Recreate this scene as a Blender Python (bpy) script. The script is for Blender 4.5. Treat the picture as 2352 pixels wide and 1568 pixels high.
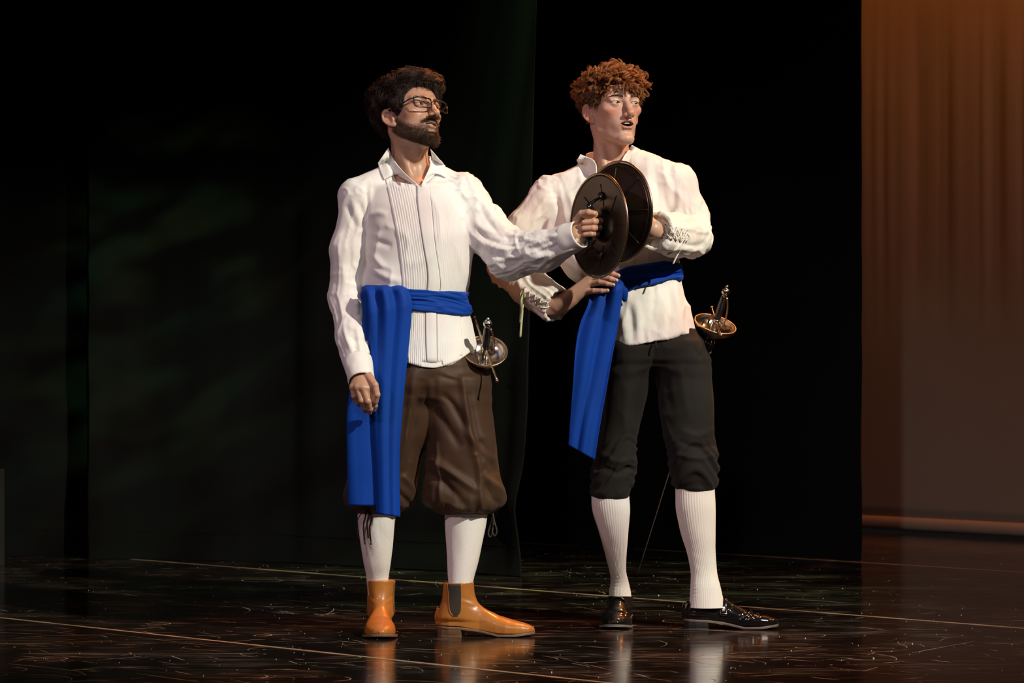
import bpy, math, random
import numpy as np
from mathutils import Vector, Matrix
from mathutils.bvhtree import BVHTree

for o in list(bpy.data.objects):
    bpy.data.objects.remove(o, do_unlink=True)
SC = bpy.context.scene
COL = SC.collection

# ------------------------------------------------------------------ camera
FPX, DIST, HORIZON, CAMH = 6552.0, 9.0, 850.0, 0.82      # focal length in px of the 2352 frame, metres
cam_data = bpy.data.cameras.new('camera')
cam_data.sensor_width = 36.0
cam_data.lens = 36.0 * FPX / 2352.0
cam_data.shift_y = (HORIZON - 784.0) / 2352.0
cam_data.clip_end = 200.0
cam = bpy.data.objects.new('camera', cam_data)
COL.objects.link(cam)
cam.location = (0.0, -DIST, CAMH)
cam.rotation_euler = (math.pi / 2, 0.0, 0.0)
SC.camera = cam
cam_data.dof.use_dof = True
cam_data.dof.focus_distance = 8.9
cam_data.dof.aperture_fstop = 8.0

# ------------------------------------------------------------------ world and colour management
w = bpy.data.worlds.new('world')
SC.world = w
w.use_nodes = True
w.node_tree.nodes['Background'].inputs[0].default_value = (0.030, 0.026, 0.026, 1)
w.node_tree.nodes['Background'].inputs[1].default_value = 0.22
SC.view_settings.view_transform = 'Standard'
SC.view_settings.look = 'None'
SC.view_settings.gamma = 1.0
SC.view_settings.use_curve_mapping = False
SC.view_settings.exposure = 0.18


# ------------------------------------------------------------------ stage lanterns (all hang above or in front of the stage)
def spot(name, loc, target, energy, color, angle, blend=0.5, radius=0.12):
    d = bpy.data.lights.new(name, 'SPOT')
    d.energy = energy
    d.color = color
    d.spot_size = math.radians(angle)
    d.spot_blend = blend
    d.shadow_soft_size = radius
    o = bpy.data.objects.new(name, d)
    COL.objects.link(o)
    o.location = loc
    o.rotation_euler = (Vector(target) - Vector(loc)).to_track_quat('-Z', 'Y').to_euler()
    return o


def gobo(light, scale, stretch, lo, hi, cols):
    """break-up gobo: the lantern's beam is patterned by a noise of its direction"""
    light.data.use_nodes = True
    nt = light.data.node_tree
    em = nt.nodes['Emission']
    tc = nt.nodes.new('ShaderNodeTexCoord')
    mp = nt.nodes.new('ShaderNodeMapping')
    mp.inputs['Scale'].default_value = stretch
    nz = nt.nodes.new('ShaderNodeTexNoise')
    nz.inputs['Scale'].default_value = scale
    nz.inputs['Detail'].default_value = 1.0
    rp = nt.nodes.new('ShaderNodeValToRGB')
    rp.color_ramp.elements[0].position = lo
    rp.color_ramp.elements[0].color = (0, 0, 0, 1)
    rp.color_ramp.elements[1].position = hi
    rp.color_ramp.elements[1].color = (1, 1, 1, 1)
    nz2 = nt.nodes.new('ShaderNodeTexNoise')
    nz2.inputs['Scale'].default_value = scale * 0.7
    rp2 = nt.nodes.new('ShaderNodeValToRGB')
    rp2.color_ramp.elements[0].position = 0.4
    rp2.color_ramp.elements[0].color = cols[0]
    rp2.color_ramp.elements[1].position = 0.6
    rp2.color_ramp.elements[1].color = cols[1]
    mul = nt.nodes.new('ShaderNodeMixRGB')
    mul.blend_type = 'MULTIPLY'
    mul.inputs[0].default_value = 1.0
    L = nt.links.new
    L(tc.outputs['Normal'], mp.inputs['Vector'])
    L(mp.outputs[0], nz.inputs['Vector'])
    L(tc.outputs['Normal'], nz2.inputs['Vector'])
    L(nz.outputs[0], rp.inputs[0])
    L(nz2.outputs[0], rp2.inputs[0])
    L(rp.outputs[0], mul.inputs[1])
    L(rp2.outputs[0], mul.inputs[2])
    L(mul.outputs[0], em.inputs['Color'])


def tint_gobo(light, scale, stops):
    """soft multi-coloured dapple of a stage break-up gel"""
    light.data.use_nodes = True
    nt = light.data.node_tree
    em = nt.nodes['Emission']
    tc = nt.nodes.new('ShaderNodeTexCoord')
    nz = nt.nodes.new('ShaderNodeTexNoise')
    nz.inputs['Scale'].default_value = scale
    nz.inputs['Detail'].default_value = 1.5
    rp = nt.nodes.new('ShaderNodeValToRGB')
    el = rp.color_ramp.elements
    while len(el) < len(stops): el.new(0.5)
    for e, (p, c) in zip(el, stops):
        e.position = p
        e.color = (*c, 1)
    nt.links.new(tc.outputs['Normal'], nz.inputs['Vector'])
    nt.links.new(nz.outputs[0], rp.inputs[0])
    nt.links.new(rp.outputs[0], em.inputs['Color'])


# key from house right, fill from house left, orange back light, gobo over the curtain
key = spot('key_lantern', (4.7, -5.2, 5.4), (0.15, -0.1, 1.05), 2900, (1.0, 0.95, 0.88), 30, 0.6, 0.08)
tint_gobo(key, 68.0, [(0.36, (0.62, 0.50, 0.52)), (0.43, (1.0, 0.80, 0.74)), (0.50, (1.0, 0.96, 0.80)), (0.56, (0.86, 1.0, 0.88)), (0.64, (1.0, 0.98, 1.0))])
spot('fill_lantern', (-4.6, -4.6, 4.4), (0.1, -0.1, 1.1), 330, (0.97, 0.60, 0.74), 28, 0.6, 0.12)
spot('front_lantern', (-0.8, -7.2, 4.6), (0.1, -0.1, 1.1), 260, (1.0, 0.95, 0.90), 28, 0.6, 0.10)
spot('back_lantern', (1.6, 2.6, 5.2), (0.2, 0.0, 1.5), 900, (1.0, 0.26, 0.06), 30, 0.6, 0.10)
spot('side_lantern', (4.2, 1.0, 4.2), (0.4, 0.0, 1.2), 240, (1.0, 0.42, 0.14), 30, 0.6, 0.10)
gl = spot('gobo_lantern', (-0.6, -3.0, 6.0), (-1.58, 3.4, 1.0), 1500, (0.8, 1.0, 0.65), 12, 1.0, 0.02)
gobo(gl, 30.0, (0.7, 2.2, 3.2), 0.46, 0.66, ((0.85, 1.0, 0.45, 1), (0.35, 0.9, 0.65, 1)))
gf = spot('floor_gobo_lantern', (0.3, 1.6, 6.0), (0.3, 1.9, 0.0), 1300, (0.80, 1.0, 0.72), 34, 1.0, 0.02)
gobo(gf, 9.0, (1.0, 3.0, 3.0), 0.45, 0.68, ((0.85, 1.0, 0.50, 1), (0.45, 0.9, 0.60, 1)))


# ------------------------------------------------------------------ helpers
def P(px, py, Y=0.0):
    """point at depth Y whose place in the 2352x1568 frame is (px, py)"""
    s = (DIST + Y) / FPX
    return np.array([(px - 1176.0) * s, Y, CAMH - (py - HORIZON) * s])


def M(px, Y=0.0):
    """a length of px pixels at depth Y in metres"""
    return px * (DIST + Y) / FPX


def tag(o, label=None, cat=None, group=None, kind=None):
    if label: o['label'] = label
    if cat: o['category'] = cat
    if group: o['group'] = group
    if kind: o['kind'] = kind
    return o


def empty(name, loc=(0, 0, 0)):
    o = bpy.data.objects.new(name, None)
    o.empty_display_size = 0.1
    COL.objects.link(o)
    o.location = loc
    return o


def raw_mesh(name, V, faces_list):
    """faces_list: list of int arrays (n,3) or (n,4)"""
    me = bpy.data.meshes.new(name)
    V = np.asarray(V, dtype=np.float32)
    me.vertices.add(len(V))
    me.vertices.foreach_set('co', V.ravel())
    loops, starts, totals, at = [], [], [], 0
    for Fa in faces_list:
        Fa = np.asarray(Fa, dtype=np.int32)
        if len(Fa) == 0: continue
        k = Fa.shape[1]
        loops.append(Fa.ravel())
        starts.append(at + np.arange(len(Fa)) * k)
        totals.append(np.full(len(Fa), k))
        at += len(Fa) * k
    loops = np.concatenate(loops).astype(np.int32)
    me.loops.add(len(loops))
    me.loops.foreach_set('vertex_index', loops)
    starts = np.concatenate(starts).astype(np.int32)
    me.polygons.add(len(starts))
    me.polygons.foreach_set('loop_start', starts)
    me.polygons.foreach_set('loop_total', np.concatenate(totals).astype(np.int32))
    me.update(calc_edges=True)
    me.validate()
    return me


def obj(name, V, F, mat, parent=None, smooth=True, colors=None):
    if not isinstance(F, list): F = [F]
    V = np.asarray(V, dtype=np.float64)
    if parent is not None:
        V = V - np.array(world_loc(parent))
    me = raw_mesh(name, V, F)
    me.polygons.foreach_set('use_smooth', np.full(len(me.polygons), bool(smooth)))
    if colors is not None:
        set_colors(me, colors)
    o = bpy.data.objects.new(name, me)
    COL.objects.link(o)
    if mat: me.materials.append(mat)
    if parent is not None: o.parent = parent
    return o


def world_loc(o):
    v = Vector((0, 0, 0))
    while o is not None:
        v += o.location
        o = o.parent
    return v


def set_colors(me, colors):
    a = me.color_attributes.new('Col', 'FLOAT_COLOR', 'POINT')
    c = np.ones((len(colors), 4), dtype=np.float32)
    c[:, :3] = colors
    a.data.foreach_set('color', c.ravel())


class MB:
    """collects vertices and faces of one mesh"""
    def __init__(s):
        s.V, s.F4, s.F3, s.n = [], [], [], 0

    def add(s, V, F):
        V = np.asarray(V, float)
        F = np.asarray(F, int)
        s.V.append(V)
        if F.shape[1] == 4: s.F4.append(F + s.n)
        else: s.F3.append(F + s.n)
        s.n += len(V)
        return s

    def build(s, name, mat, parent=None, smooth=True):
        F = []
        if s.F4: F.append(np.concatenate(s.F4))
        if s.F3: F.append(np.concatenate(s.F3))
        return obj(name, np.concatenate(s.V), F, mat, parent, smooth)


def norm(v):
    v = np.asarray(v, float)
    return v / (np.linalg.norm(v, axis=-1, keepdims=True) + 1e-12)


def grid_faces(nu, nv, wrap_u=False):
    """vertex index = v * nu + u"""
    mu = nu if wrap_u else nu - 1
    u, v = np.meshgrid(np.arange(mu), np.arange(nv - 1))
    u, v = u.ravel(), v.ravel()
    u2 = (u + 1) % nu
    return np.stack([v * nu + u, v * nu + u2, (v + 1) * nu + u2, (v + 1) * nu + u], 1)


def tube(path, rad, sides=8, cap=True, flat=1.0, up=None):
    """tube along a polyline; rad scalar or per point; flat squashes one axis"""
    p = np.asarray(path, float)
    n = len(p)
    r = np.broadcast_to(np.asarray(rad, float), (n,))
    t = norm(np.gradient(p, axis=0))
    a = np.array([0, 0, 1.0]) if up is None else np.asarray(up, float)
    if abs(t[0] @ a) > 0.95 and up is None: a = np.array([1.0, 0, 0])
    N = np.zeros_like(p)
    prev = norm(a - t[0] * (a @ t[0]))
    for i in range(n):
        prev = norm(prev - t[i] * (prev @ t[i]))
        N[i] = prev
    B = np.cross(t, N)
    an = np.arange(sides) * 2 * np.pi / sides
    V = p[:, None] + r[:, None, None] * (np.cos(an)[None, :, None] * N[:, None] * flat + np.sin(an)[None, :, None] * B[:, None])
    V = V.reshape(-1, 3)
    F = grid_faces(sides, n, True)
    if not cap:
        return V, F
    V = np.concatenate([V, p[:1], p[-1:]])
    i = np.arange(sides)
    j = (i + 1) % sides
    c0 = np.stack([j, i, np.full(sides, n * sides), np.full(sides, n * sides)], 1)
    c1 = np.stack([i + (n - 1) * sides, j + (n - 1) * sides, np.full(sides, n * sides + 1), np.full(sides, n * sides + 1)], 1)
    return V, F, c0[:, :3], c1[:, :3]


def add_tube(mb, path, rad, sides=8, flat=1.0, up=None):
    V, F, c0, c1 = tube(path, rad, sides, True, flat, up)
    n0 = mb.n
    mb.add(V, F)
    mb.F3.append(c0 + n0)
    mb.F3.append(c1 + n0)
    return mb


def smooth_path(pts, n):
    """Catmull-Rom through points (any dimension)"""
    p = np.asarray(pts, float)
    q = np.concatenate([[2 * p[0] - p[1]], p, [2 * p[-1] - p[-2]]])
    m = len(p) - 1
    t = np.linspace(0, m - 1e-9, n)
    i = t.astype(int)
    f = (t - i)[:, None]
    a, b, c, d = q[i], q[i + 1], q[i + 2], q[i + 3]
    return 0.5 * (2 * b + (c - a) * f + (2 * a - 5 * b + 4 * c - d) * f * f + (3 * b - a - 3 * c + d) * f ** 3)


def lathe(prof, sides=32, origin=(0, 0, 0), axis=(0, 0, 1)):
    """prof: (r, h) list turned about axis"""
    pr = np.asarray(prof, float)
    ax = norm(axis)
    u = norm(np.cross(ax, [0, 0, 1.0] if abs(ax[2]) < 0.9 else [1.0, 0, 0]))
    v = np.cross(ax, u)
    an = np.arange(sides) * 2 * np.pi / sides
    ring = np.cos(an)[:, None] * u + np.sin(an)[:, None] * v
    V = np.asarray(origin, float) + pr[:, 1][:, None, None] * ax + pr[:, 0][:, None, None] * ring[None]
    return V.reshape(-1, 3), grid_faces(sides, len(pr), True)


def box(lo, hi):
    lo, hi = np.asarray(lo, float), np.asarray(hi, float)
    V = np.array([[x, y, z] for z in (lo[2], hi[2]) for y in (lo[1], hi[1]) for x in (lo[0], hi[0])])
    F = np.array([[0, 2, 3, 1], [4, 5, 7, 6], [0, 1, 5, 4], [2, 6, 7, 3], [0, 4, 6, 2], [1, 3, 7, 5]])
    return V, F


# ------------------------------------------------------------------ noise
def _hash(i, j, k, s):
    h = (i * 374761393 + j * 668265263 + k * 2147483647 + s * 974711) & 0xFFFFFFFF
    h = ((h ^ (h >> 13)) * 1274126177) & 0xFFFFFFFF
    return ((h ^ (h >> 16)) & 0xFFFF).astype(np.float32) / 65535.0


def noise(p, seed=0):
    p = np.asarray(p, np.float64) + 100.0
    i = np.floor(p).astype(np.int64)
    f = (p - i)
    f = f * f * f * (f * (f * 6 - 15) + 10)
    x, y, z = i.T
    fx, fy, fz = f.T
    r = 0
    for a in (0, 1):
        for b in (0, 1):
            for c in (0, 1):
                wgt = (fx if a else 1 - fx) * (fy if b else 1 - fy) * (fz if c else 1 - fz)
                r = r + wgt * _hash(x + a, y + b, z + c, seed)
    return r * 2 - 1


def ridged(p, seed=0):
    return 1 - 2 * np.abs(noise(p, seed))


# ------------------------------------------------------------------ signed distance modelling
def smin(a, b, k):
    if k <= 0: return np.minimum(a, b)
    h = np.clip(0.5 + 0.5 * (b - a) / k, 0, 1)
    return b + (a - b) * h - k * h * (1 - h)


def smax(a, b, k):
    return -smin(-a, -b, k)


def sph(p, c, r):
    return np.linalg.norm(p - np.asarray(c), axis=1) - r


def ell(p, c, r, R=None):
    q = p - np.asarray(c)
    if R is not None: q = q @ np.asarray(R)
    r = np.asarray(r, float)
    k0 = np.linalg.norm(q / r, axis=1)
    k1 = np.linalg.norm(q / (r * r), axis=1) + 1e-9
    return k0 * (k0 - 1.0) / k1


def cone(p, a, b, ra, rb):
    """tapered capsule"""
    a, b = np.asarray(a, float), np.asarray(b, float)
    ab = b - a
    t = np.clip(((p - a) @ ab) / (ab @ ab + 1e-12), 0, 1)
    return np.linalg.norm(p - a - t[:, None] * ab, axis=1) - (ra + (rb - ra) * t)


def chain(p, pts, rad, k=0.02):
    d = None
    for i in range(len(pts) - 1):
        e = cone(p, pts[i], pts[i + 1], rad[i], rad[i + 1])
        d = e if d is None else smin(d, e, k)
    return d


def zloft(p, tab, sq=2.0):
    """tab rows (z, cx, cy, rx, ry), z ascending; a vertical tube of elliptic sections"""
    tab = np.asarray(tab, float)
    z = p[:, 2]
    n = 60
    zz = np.linspace(tab[0, 0], tab[-1, 0], n)
    cols = []
    for i in range(1, 5):
        c = np.interp(zz, tab[:, 0], tab[:, i])
        ck = np.convolve(np.pad(c, 2, mode='edge'), [0.1, 0.2, 0.4, 0.2, 0.1], 'valid')
        cols.append(np.interp(z, zz, ck))
    cx, cy, rx, ry = cols
    qx, qy = (p[:, 0] - cx) / rx, (p[:, 1] - cy) / ry
    if sq == 2.0: k0 = np.sqrt(qx * qx + qy * qy)
    else: k0 = (np.abs(qx) ** sq + np.abs(qy) ** sq) ** (1 / sq)
    d = (k0 - 1) * np.minimum(rx, ry)
    dz = np.maximum(tab[0, 0] - z, z - tab[-1, 0])
    return smax(d, dz, 0.012)


def px_rows(rows, Y, dy=None):
    """(py, xl, xr, ry[, cy]) in pixels -> zloft table (ry, cy metres)"""
    out = []
    for r in rows:
        py, xl, xr, ry = r[:4]
        cy = r[4] if len(r) > 4 else Y
        a, b = P(xl, py, Y), P(xr, py, Y)
        out.append((a[2], (a[0] + b[0]) / 2, cy, (b[0] - a[0]) / 2, ry))
    return sorted(out)


def mesh_sdf(f, lo, hi, h, newton=1):
    lo, hi = np.asarray(lo, float), np.asarray(hi, float)
    B = 8
    nb = np.ceil((hi - lo) / (h * B)).astype(int)
    n = nb * B
    g = np.stack(np.meshgrid(*[np.arange(m) for m in nb], indexing='ij'), -1).reshape(-1, 3)
    cen = lo + (g * B + (B - 1) / 2) * h
    dc = f(cen)
    act = np.abs(dc) < B * h * 0.87 * 1.35 + 0.01
    V = np.empty(n, dtype=np.float32)
    V6 = V.reshape(nb[0], B, nb[1], B, nb[2], B)
    V6[:] = np.where(dc < 0, -1.0, 1.0).reshape(nb)[:, None, :, None, :, None]
    off = np.stack(np.meshgrid(*[np.arange(B)] * 3, indexing='ij'), -1).reshape(-1, 3)
    ga = g[act]
    for s in range(0, len(ga), 600):
        gg = ga[s:s + 600]
        pts = lo + (gg[:, None] * B + off[None]) * h
        d = f(pts.reshape(-1, 3)).reshape(len(gg), B, B, B)
        V6[gg[:, 0], :, gg[:, 1], :, gg[:, 2], :] = d
    V[0], V[-1] = np.maximum(V[0], 1e-4), np.maximum(V[-1], 1e-4)
    V[:, 0], V[:, -1] = np.maximum(V[:, 0], 1e-4), np.maximum(V[:, -1], 1e-4)
    V[:, :, 0], V[:, :, -1] = np.maximum(V[:, :, 0], 1e-4), np.maximum(V[:, :, -1], 1e-4)
    S = V < 0
    cnt = np.zeros(n - 1, dtype=np.uint8)
    corners = [(a, b, c) for a in (0, 1) for b in (0, 1) for c in (0, 1)]
    sl = lambda a, m: slice(a, m - 1 + a)
    for a, b, c in corners:
        cnt += S[sl(a, n[0]), sl(b, n[1]), sl(c, n[2])]
    cells = np.argwhere((cnt > 0) & (cnt < 8))
    idx = np.full(n - 1, -1, dtype=np.int64)
    idx[tuple(cells.T)] = np.arange(len(cells))
    acc = np.zeros((len(cells), 3))
    num = np.zeros(len(cells))
    for ca in corners:
        for ax in range(3):
            if ca[ax]: continue
            cb = list(ca)
            cb[ax] = 1
            va = V[tuple((cells + ca).T)].astype(float)
            vb = V[tuple((cells + cb).T)].astype(float)
            m = (va < 0) != (vb < 0)
            t = va[m] / (va[m] - vb[m])
            q = np.tile(np.array(ca, float), (m.sum(), 1))
            q[:, ax] = t
            acc[m] += q
            num[m] += 1
    pts = lo + (cells + acc / num[:, None]) * h
    quads = []
    for ax in range(3):
        o1, o2 = [(1, 2), (2, 0), (0, 1)][ax]
        A = [slice(1, n[d] - 1) for d in range(3)]
        Bs = list(A)
        A[ax], Bs[ax] = slice(0, n[ax] - 1), slice(1, n[ax])
        sa, sb = S[tuple(A)], S[tuple(Bs)]
        e = np.argwhere(sa != sb)
        ins = sa[tuple(e.T)]
        base = e + 1
        base[:, ax] -= 1
        d1, d2 = np.zeros(3, int), np.zeros(3, int)
        d1[o1], d2[o2] = 1, 1
        q = np.stack([idx[tuple((base - d1 - d2).T)], idx[tuple((base - d2).T)], idx[tuple(base.T)], idx[tuple((base - d1).T)]], 1)
        q[~ins] = q[~ins][:, ::-1]
        quads.append(q)
    Q = np.concatenate(quads)
    Q = Q[(Q >= 0).all(1)]
    for _ in range(newton):
        e = h * 0.4
        d0 = f(pts)
        gr = np.stack([(f(pts + np.eye(3)[i] * e) - d0) / e for i in range(3)], 1)
        stp = d0 / (np.sum(gr * gr, 1) + 1e-6)
        pts = pts - np.clip(stp, -h, h)[:, None] * gr
    return pts, Q


def vnormals(V, F):
    n = np.zeros_like(V)
    a, b, c, d = (V[F[:, i]] for i in range(4)) if F.shape[1] == 4 else (V[F[:, 0]], V[F[:, 1]], V[F[:, 2]], V[F[:, 2]])
    fn = np.cross(c - a, d - b) if F.shape[1] == 4 else np.cross(b - a, c - a)
    for i in range(F.shape[1]):
        np.add.at(n, F[:, i], fn)
    return norm(n)


def laplace(V, F, it=1, lam=0.5):
    E = np.concatenate([F[:, [0, 1]], F[:, [1, 2]], F[:, [2, 3]], F[:, [3, 0]]])
    for _ in range(it):
        s = np.zeros_like(V)
        c = np.zeros(len(V))
        np.add.at(s, E[:, 0], V[E[:, 1]])
        np.add.at(s, E[:, 1], V[E[:, 0]])
        np.add.at(c, E[:, 0], 1)
        np.add.at(c, E[:, 1], 1)
        V = V + lam * (s / c[:, None] - V)
    return V


def seg_dist(p, a, b):
    a, b = np.asarray(a, float), np.asarray(b, float)
    ab = b - a
    t = np.clip(((p - a) @ ab) / (ab @ ab + 1e-12), 0, 1)
    return np.linalg.norm(p - a - t[:, None] * ab, axis=1), t


def folds2(V, N, lines, Y):
    """ridges and valleys on the side that faces the audience. lines: (x0,y0,x1,y1[,xm,ym], amp_mm, width_px)"""
    d = np.zeros(len(V))
    s = (DIST + V[:, 1]) / FPX
    q = np.stack([V[:, 0] / s + 1176.0, HORIZON - (V[:, 2] - CAMH) / s], 1)
    front = np.clip((-N[:, 1] + 0.15) / 0.4, 0, 1)
    for ln in lines:
        pts = np.array(ln[:-2], float).reshape(-1, 2)
        amp, wd = ln[-2] * 0.001, ln[-1]
        if len(pts) > 2: pts = smooth_path(pts, 9)
        best = np.full(len(V), 1e9)
        tt = np.zeros(len(V))
        m = (q[:, 0] > pts[:, 0].min() - 3 * wd) & (q[:, 0] < pts[:, 0].max() + 3 * wd) & (q[:, 1] > pts[:, 1].min() - 3 * wd) & (q[:, 1] < pts[:, 1].max() + 3 * wd)
        if not m.any(): continue
        qq = q[m]
        b = np.full(len(qq), 1e9)
        t2 = np.zeros(len(qq))
        for i in range(len(pts) - 1):
            dd, t = seg_dist(qq, pts[i], pts[i + 1])
            u = dd < b
            b[u] = dd[u]
            t2[u] = (i + t[u]) / (len(pts) - 1)
        taper = np.sqrt(np.clip(1 - (2 * t2 - 1) ** 2, 0, 1))
        d[m] += amp * np.exp(-(b / wd) ** 2) * taper
    return d * front


# ------------------------------------------------------------------ materials
def mat(name, color, rough=0.6, metal=0.0, bump=0.0, bscale=200.0, var=0.0, vscale=6.0, sheen=0.0, coat=0.0, spec=0.5, attr=False, sss=0.0, wave=None, aniso=None):
    m = bpy.data.materials.new(name)
    m.use_nodes = True
    nt = m.node_tree
    b = nt.nodes['Principled BSDF']
    L = nt.links.new
    b.inputs['Roughness'].default_value = rough
    b.inputs['Metallic'].default_value = metal
    b.inputs['Specular IOR Level'].default_value = spec
    b.inputs['Sheen Weight'].default_value = sheen
    b.inputs['Coat Weight'].default_value = coat
    b.inputs['Coat Roughness'].default_value = 0.12
    if sss:
        b.inputs['Subsurface Weight'].default_value = sss
        b.inputs['Subsurface Radius'].default_value = (0.010, 0.004, 0.002)
        b.inputs['Subsurface Scale'].default_value = 0.6
    tc = nt.nodes.new('ShaderNodeTexCoord')
    src = None
    if attr:
        at = nt.nodes.new('ShaderNodeAttribute')
        at.attribute_name = 'Col'
        src = at.outputs['Color']
    b.inputs['Base Color'].default_value = (*color, 1)
    if var:
        nz = nt.nodes.new('ShaderNodeTexNoise')
        nz.inputs['Scale'].default_value = vscale
        nz.inputs['Detail'].default_value = 4
        L(tc.outputs['Object'], nz.inputs['Vector'])
        hs = nt.nodes.new('ShaderNodeMapRange')
        hs.inputs['To Min'].default_value = 1 - var
        hs.inputs['To Max'].default_value = 1 + var
        L(nz.outputs[0], hs.inputs['Value'])
        mx = nt.nodes.new('ShaderNodeMixRGB')
        mx.blend_type = 'MULTIPLY'
        mx.inputs[0].default_value = 1
        mx.inputs[1].default_value = (*color, 1)
        if src: L(src, mx.inputs[1])
        cb = nt.nodes.new('ShaderNodeCombineColor')
        for i in range(3): L(hs.outputs[0], cb.inputs[i])
        L(cb.outputs[0], mx.inputs[2])
        src = mx.outputs[0]
    if src: L(src, b.inputs['Base Color'])
    hsrc = None
    if bump:
        nz = nt.nodes.new('ShaderNodeTexNoise')
        nz.inputs['Scale'].default_value = bscale
        nz.inputs['Detail'].default_value = 3
        if aniso:
            mp = nt.nodes.new('ShaderNodeMapping')
            mp.inputs['Scale'].default_value = aniso
            L(tc.outputs['Object'], mp.inputs[0])
            L(mp.outputs[0], nz.inputs['Vector'])
        else:
            L(tc.outputs['Object'], nz.inputs['Vector'])
        bp = nt.nodes.new('ShaderNodeBump')
        bp.inputs['Strength'].default_value = bump
        bp.inputs['Distance'].default_value = 0.002
        L(nz.outputs[0], bp.inputs['Height'])
        L(bp.outputs[0], b.inputs['Normal'])
    return m
# ------------------------------------------------------------------ heads
def rot(yaw, pitch, roll):
    return np.array(Matrix.Rotation(math.radians(yaw), 3, 'Z') @ Matrix.Rotation(math.radians(-pitch), 3, 'X') @ Matrix.Rotation(math.radians(roll), 3, 'Y'))


EYE = np.array([0.0315, -0.0735, 0.004])
EYE_R = 0.0122


def ear_sdf(q, hp):
    c = np.array([0.0775, 0.015, -0.012])
    th = math.radians(hp.get('ear_flare', 28))
    e = q - c
    # plane of the ear turned so its rear edge stands off the skull, tipped back a little
    x = e[:, 0] * math.cos(th) - e[:, 1] * math.sin(th)
    y = e[:, 0] * math.sin(th) + e[:, 1] * math.cos(th)
    z = e[:, 2]
    tl = math.radians(12)
    y, z = y * math.cos(tl) - z * math.sin(tl), y * math.sin(tl) + z * math.cos(tl)
    yy = y + np.clip(-z, 0, 1) * 0.25
    a, b = 0.0145, 0.0255
    k = np.sqrt((yy / a) ** 2 + (z / b) ** 2) + 1e-9
    plate = np.sqrt(np.clip((k - 0.9) * a, 0, 1) ** 2 + x ** 2) - 0.0026
    ring = np.sqrt(((k - 1.0) * a) ** 2 + (x - 0.0055) ** 2) - 0.0036
    front = yy + 0.010
    ring = smax(ring, -front - 0.002, 0.004)
    d = smin(plate, ring, 0.003)
    anti = np.sqrt(((np.sqrt(((yy + 0.001) / 0.0095) ** 2 + ((z + 0.002) / 0.018) ** 2) - 1) * 0.0095) ** 2 + (x - 0.0030) ** 2) - 0.0026
    anti = smax(anti, -(yy + 0.001), 0.003)
    d = smin(d, anti, 0.003)
    lp = np.stack([x, yy, z], 1)
    d = smax(d, -ell(lp, (0.0064, -0.0045, -0.003), (0.0074, 0.0068, 0.0105)), 0.0015)
    d = smin(d, ell(lp, (0.002, -0.004, -0.027), (0.0045, 0.0085, 0.008)), 0.004)
    d = smin(d, ell(lp, (0.002, -0.0125, -0.006), (0.004, 0.004, 0.006)), 0.003)
    return d


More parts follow.
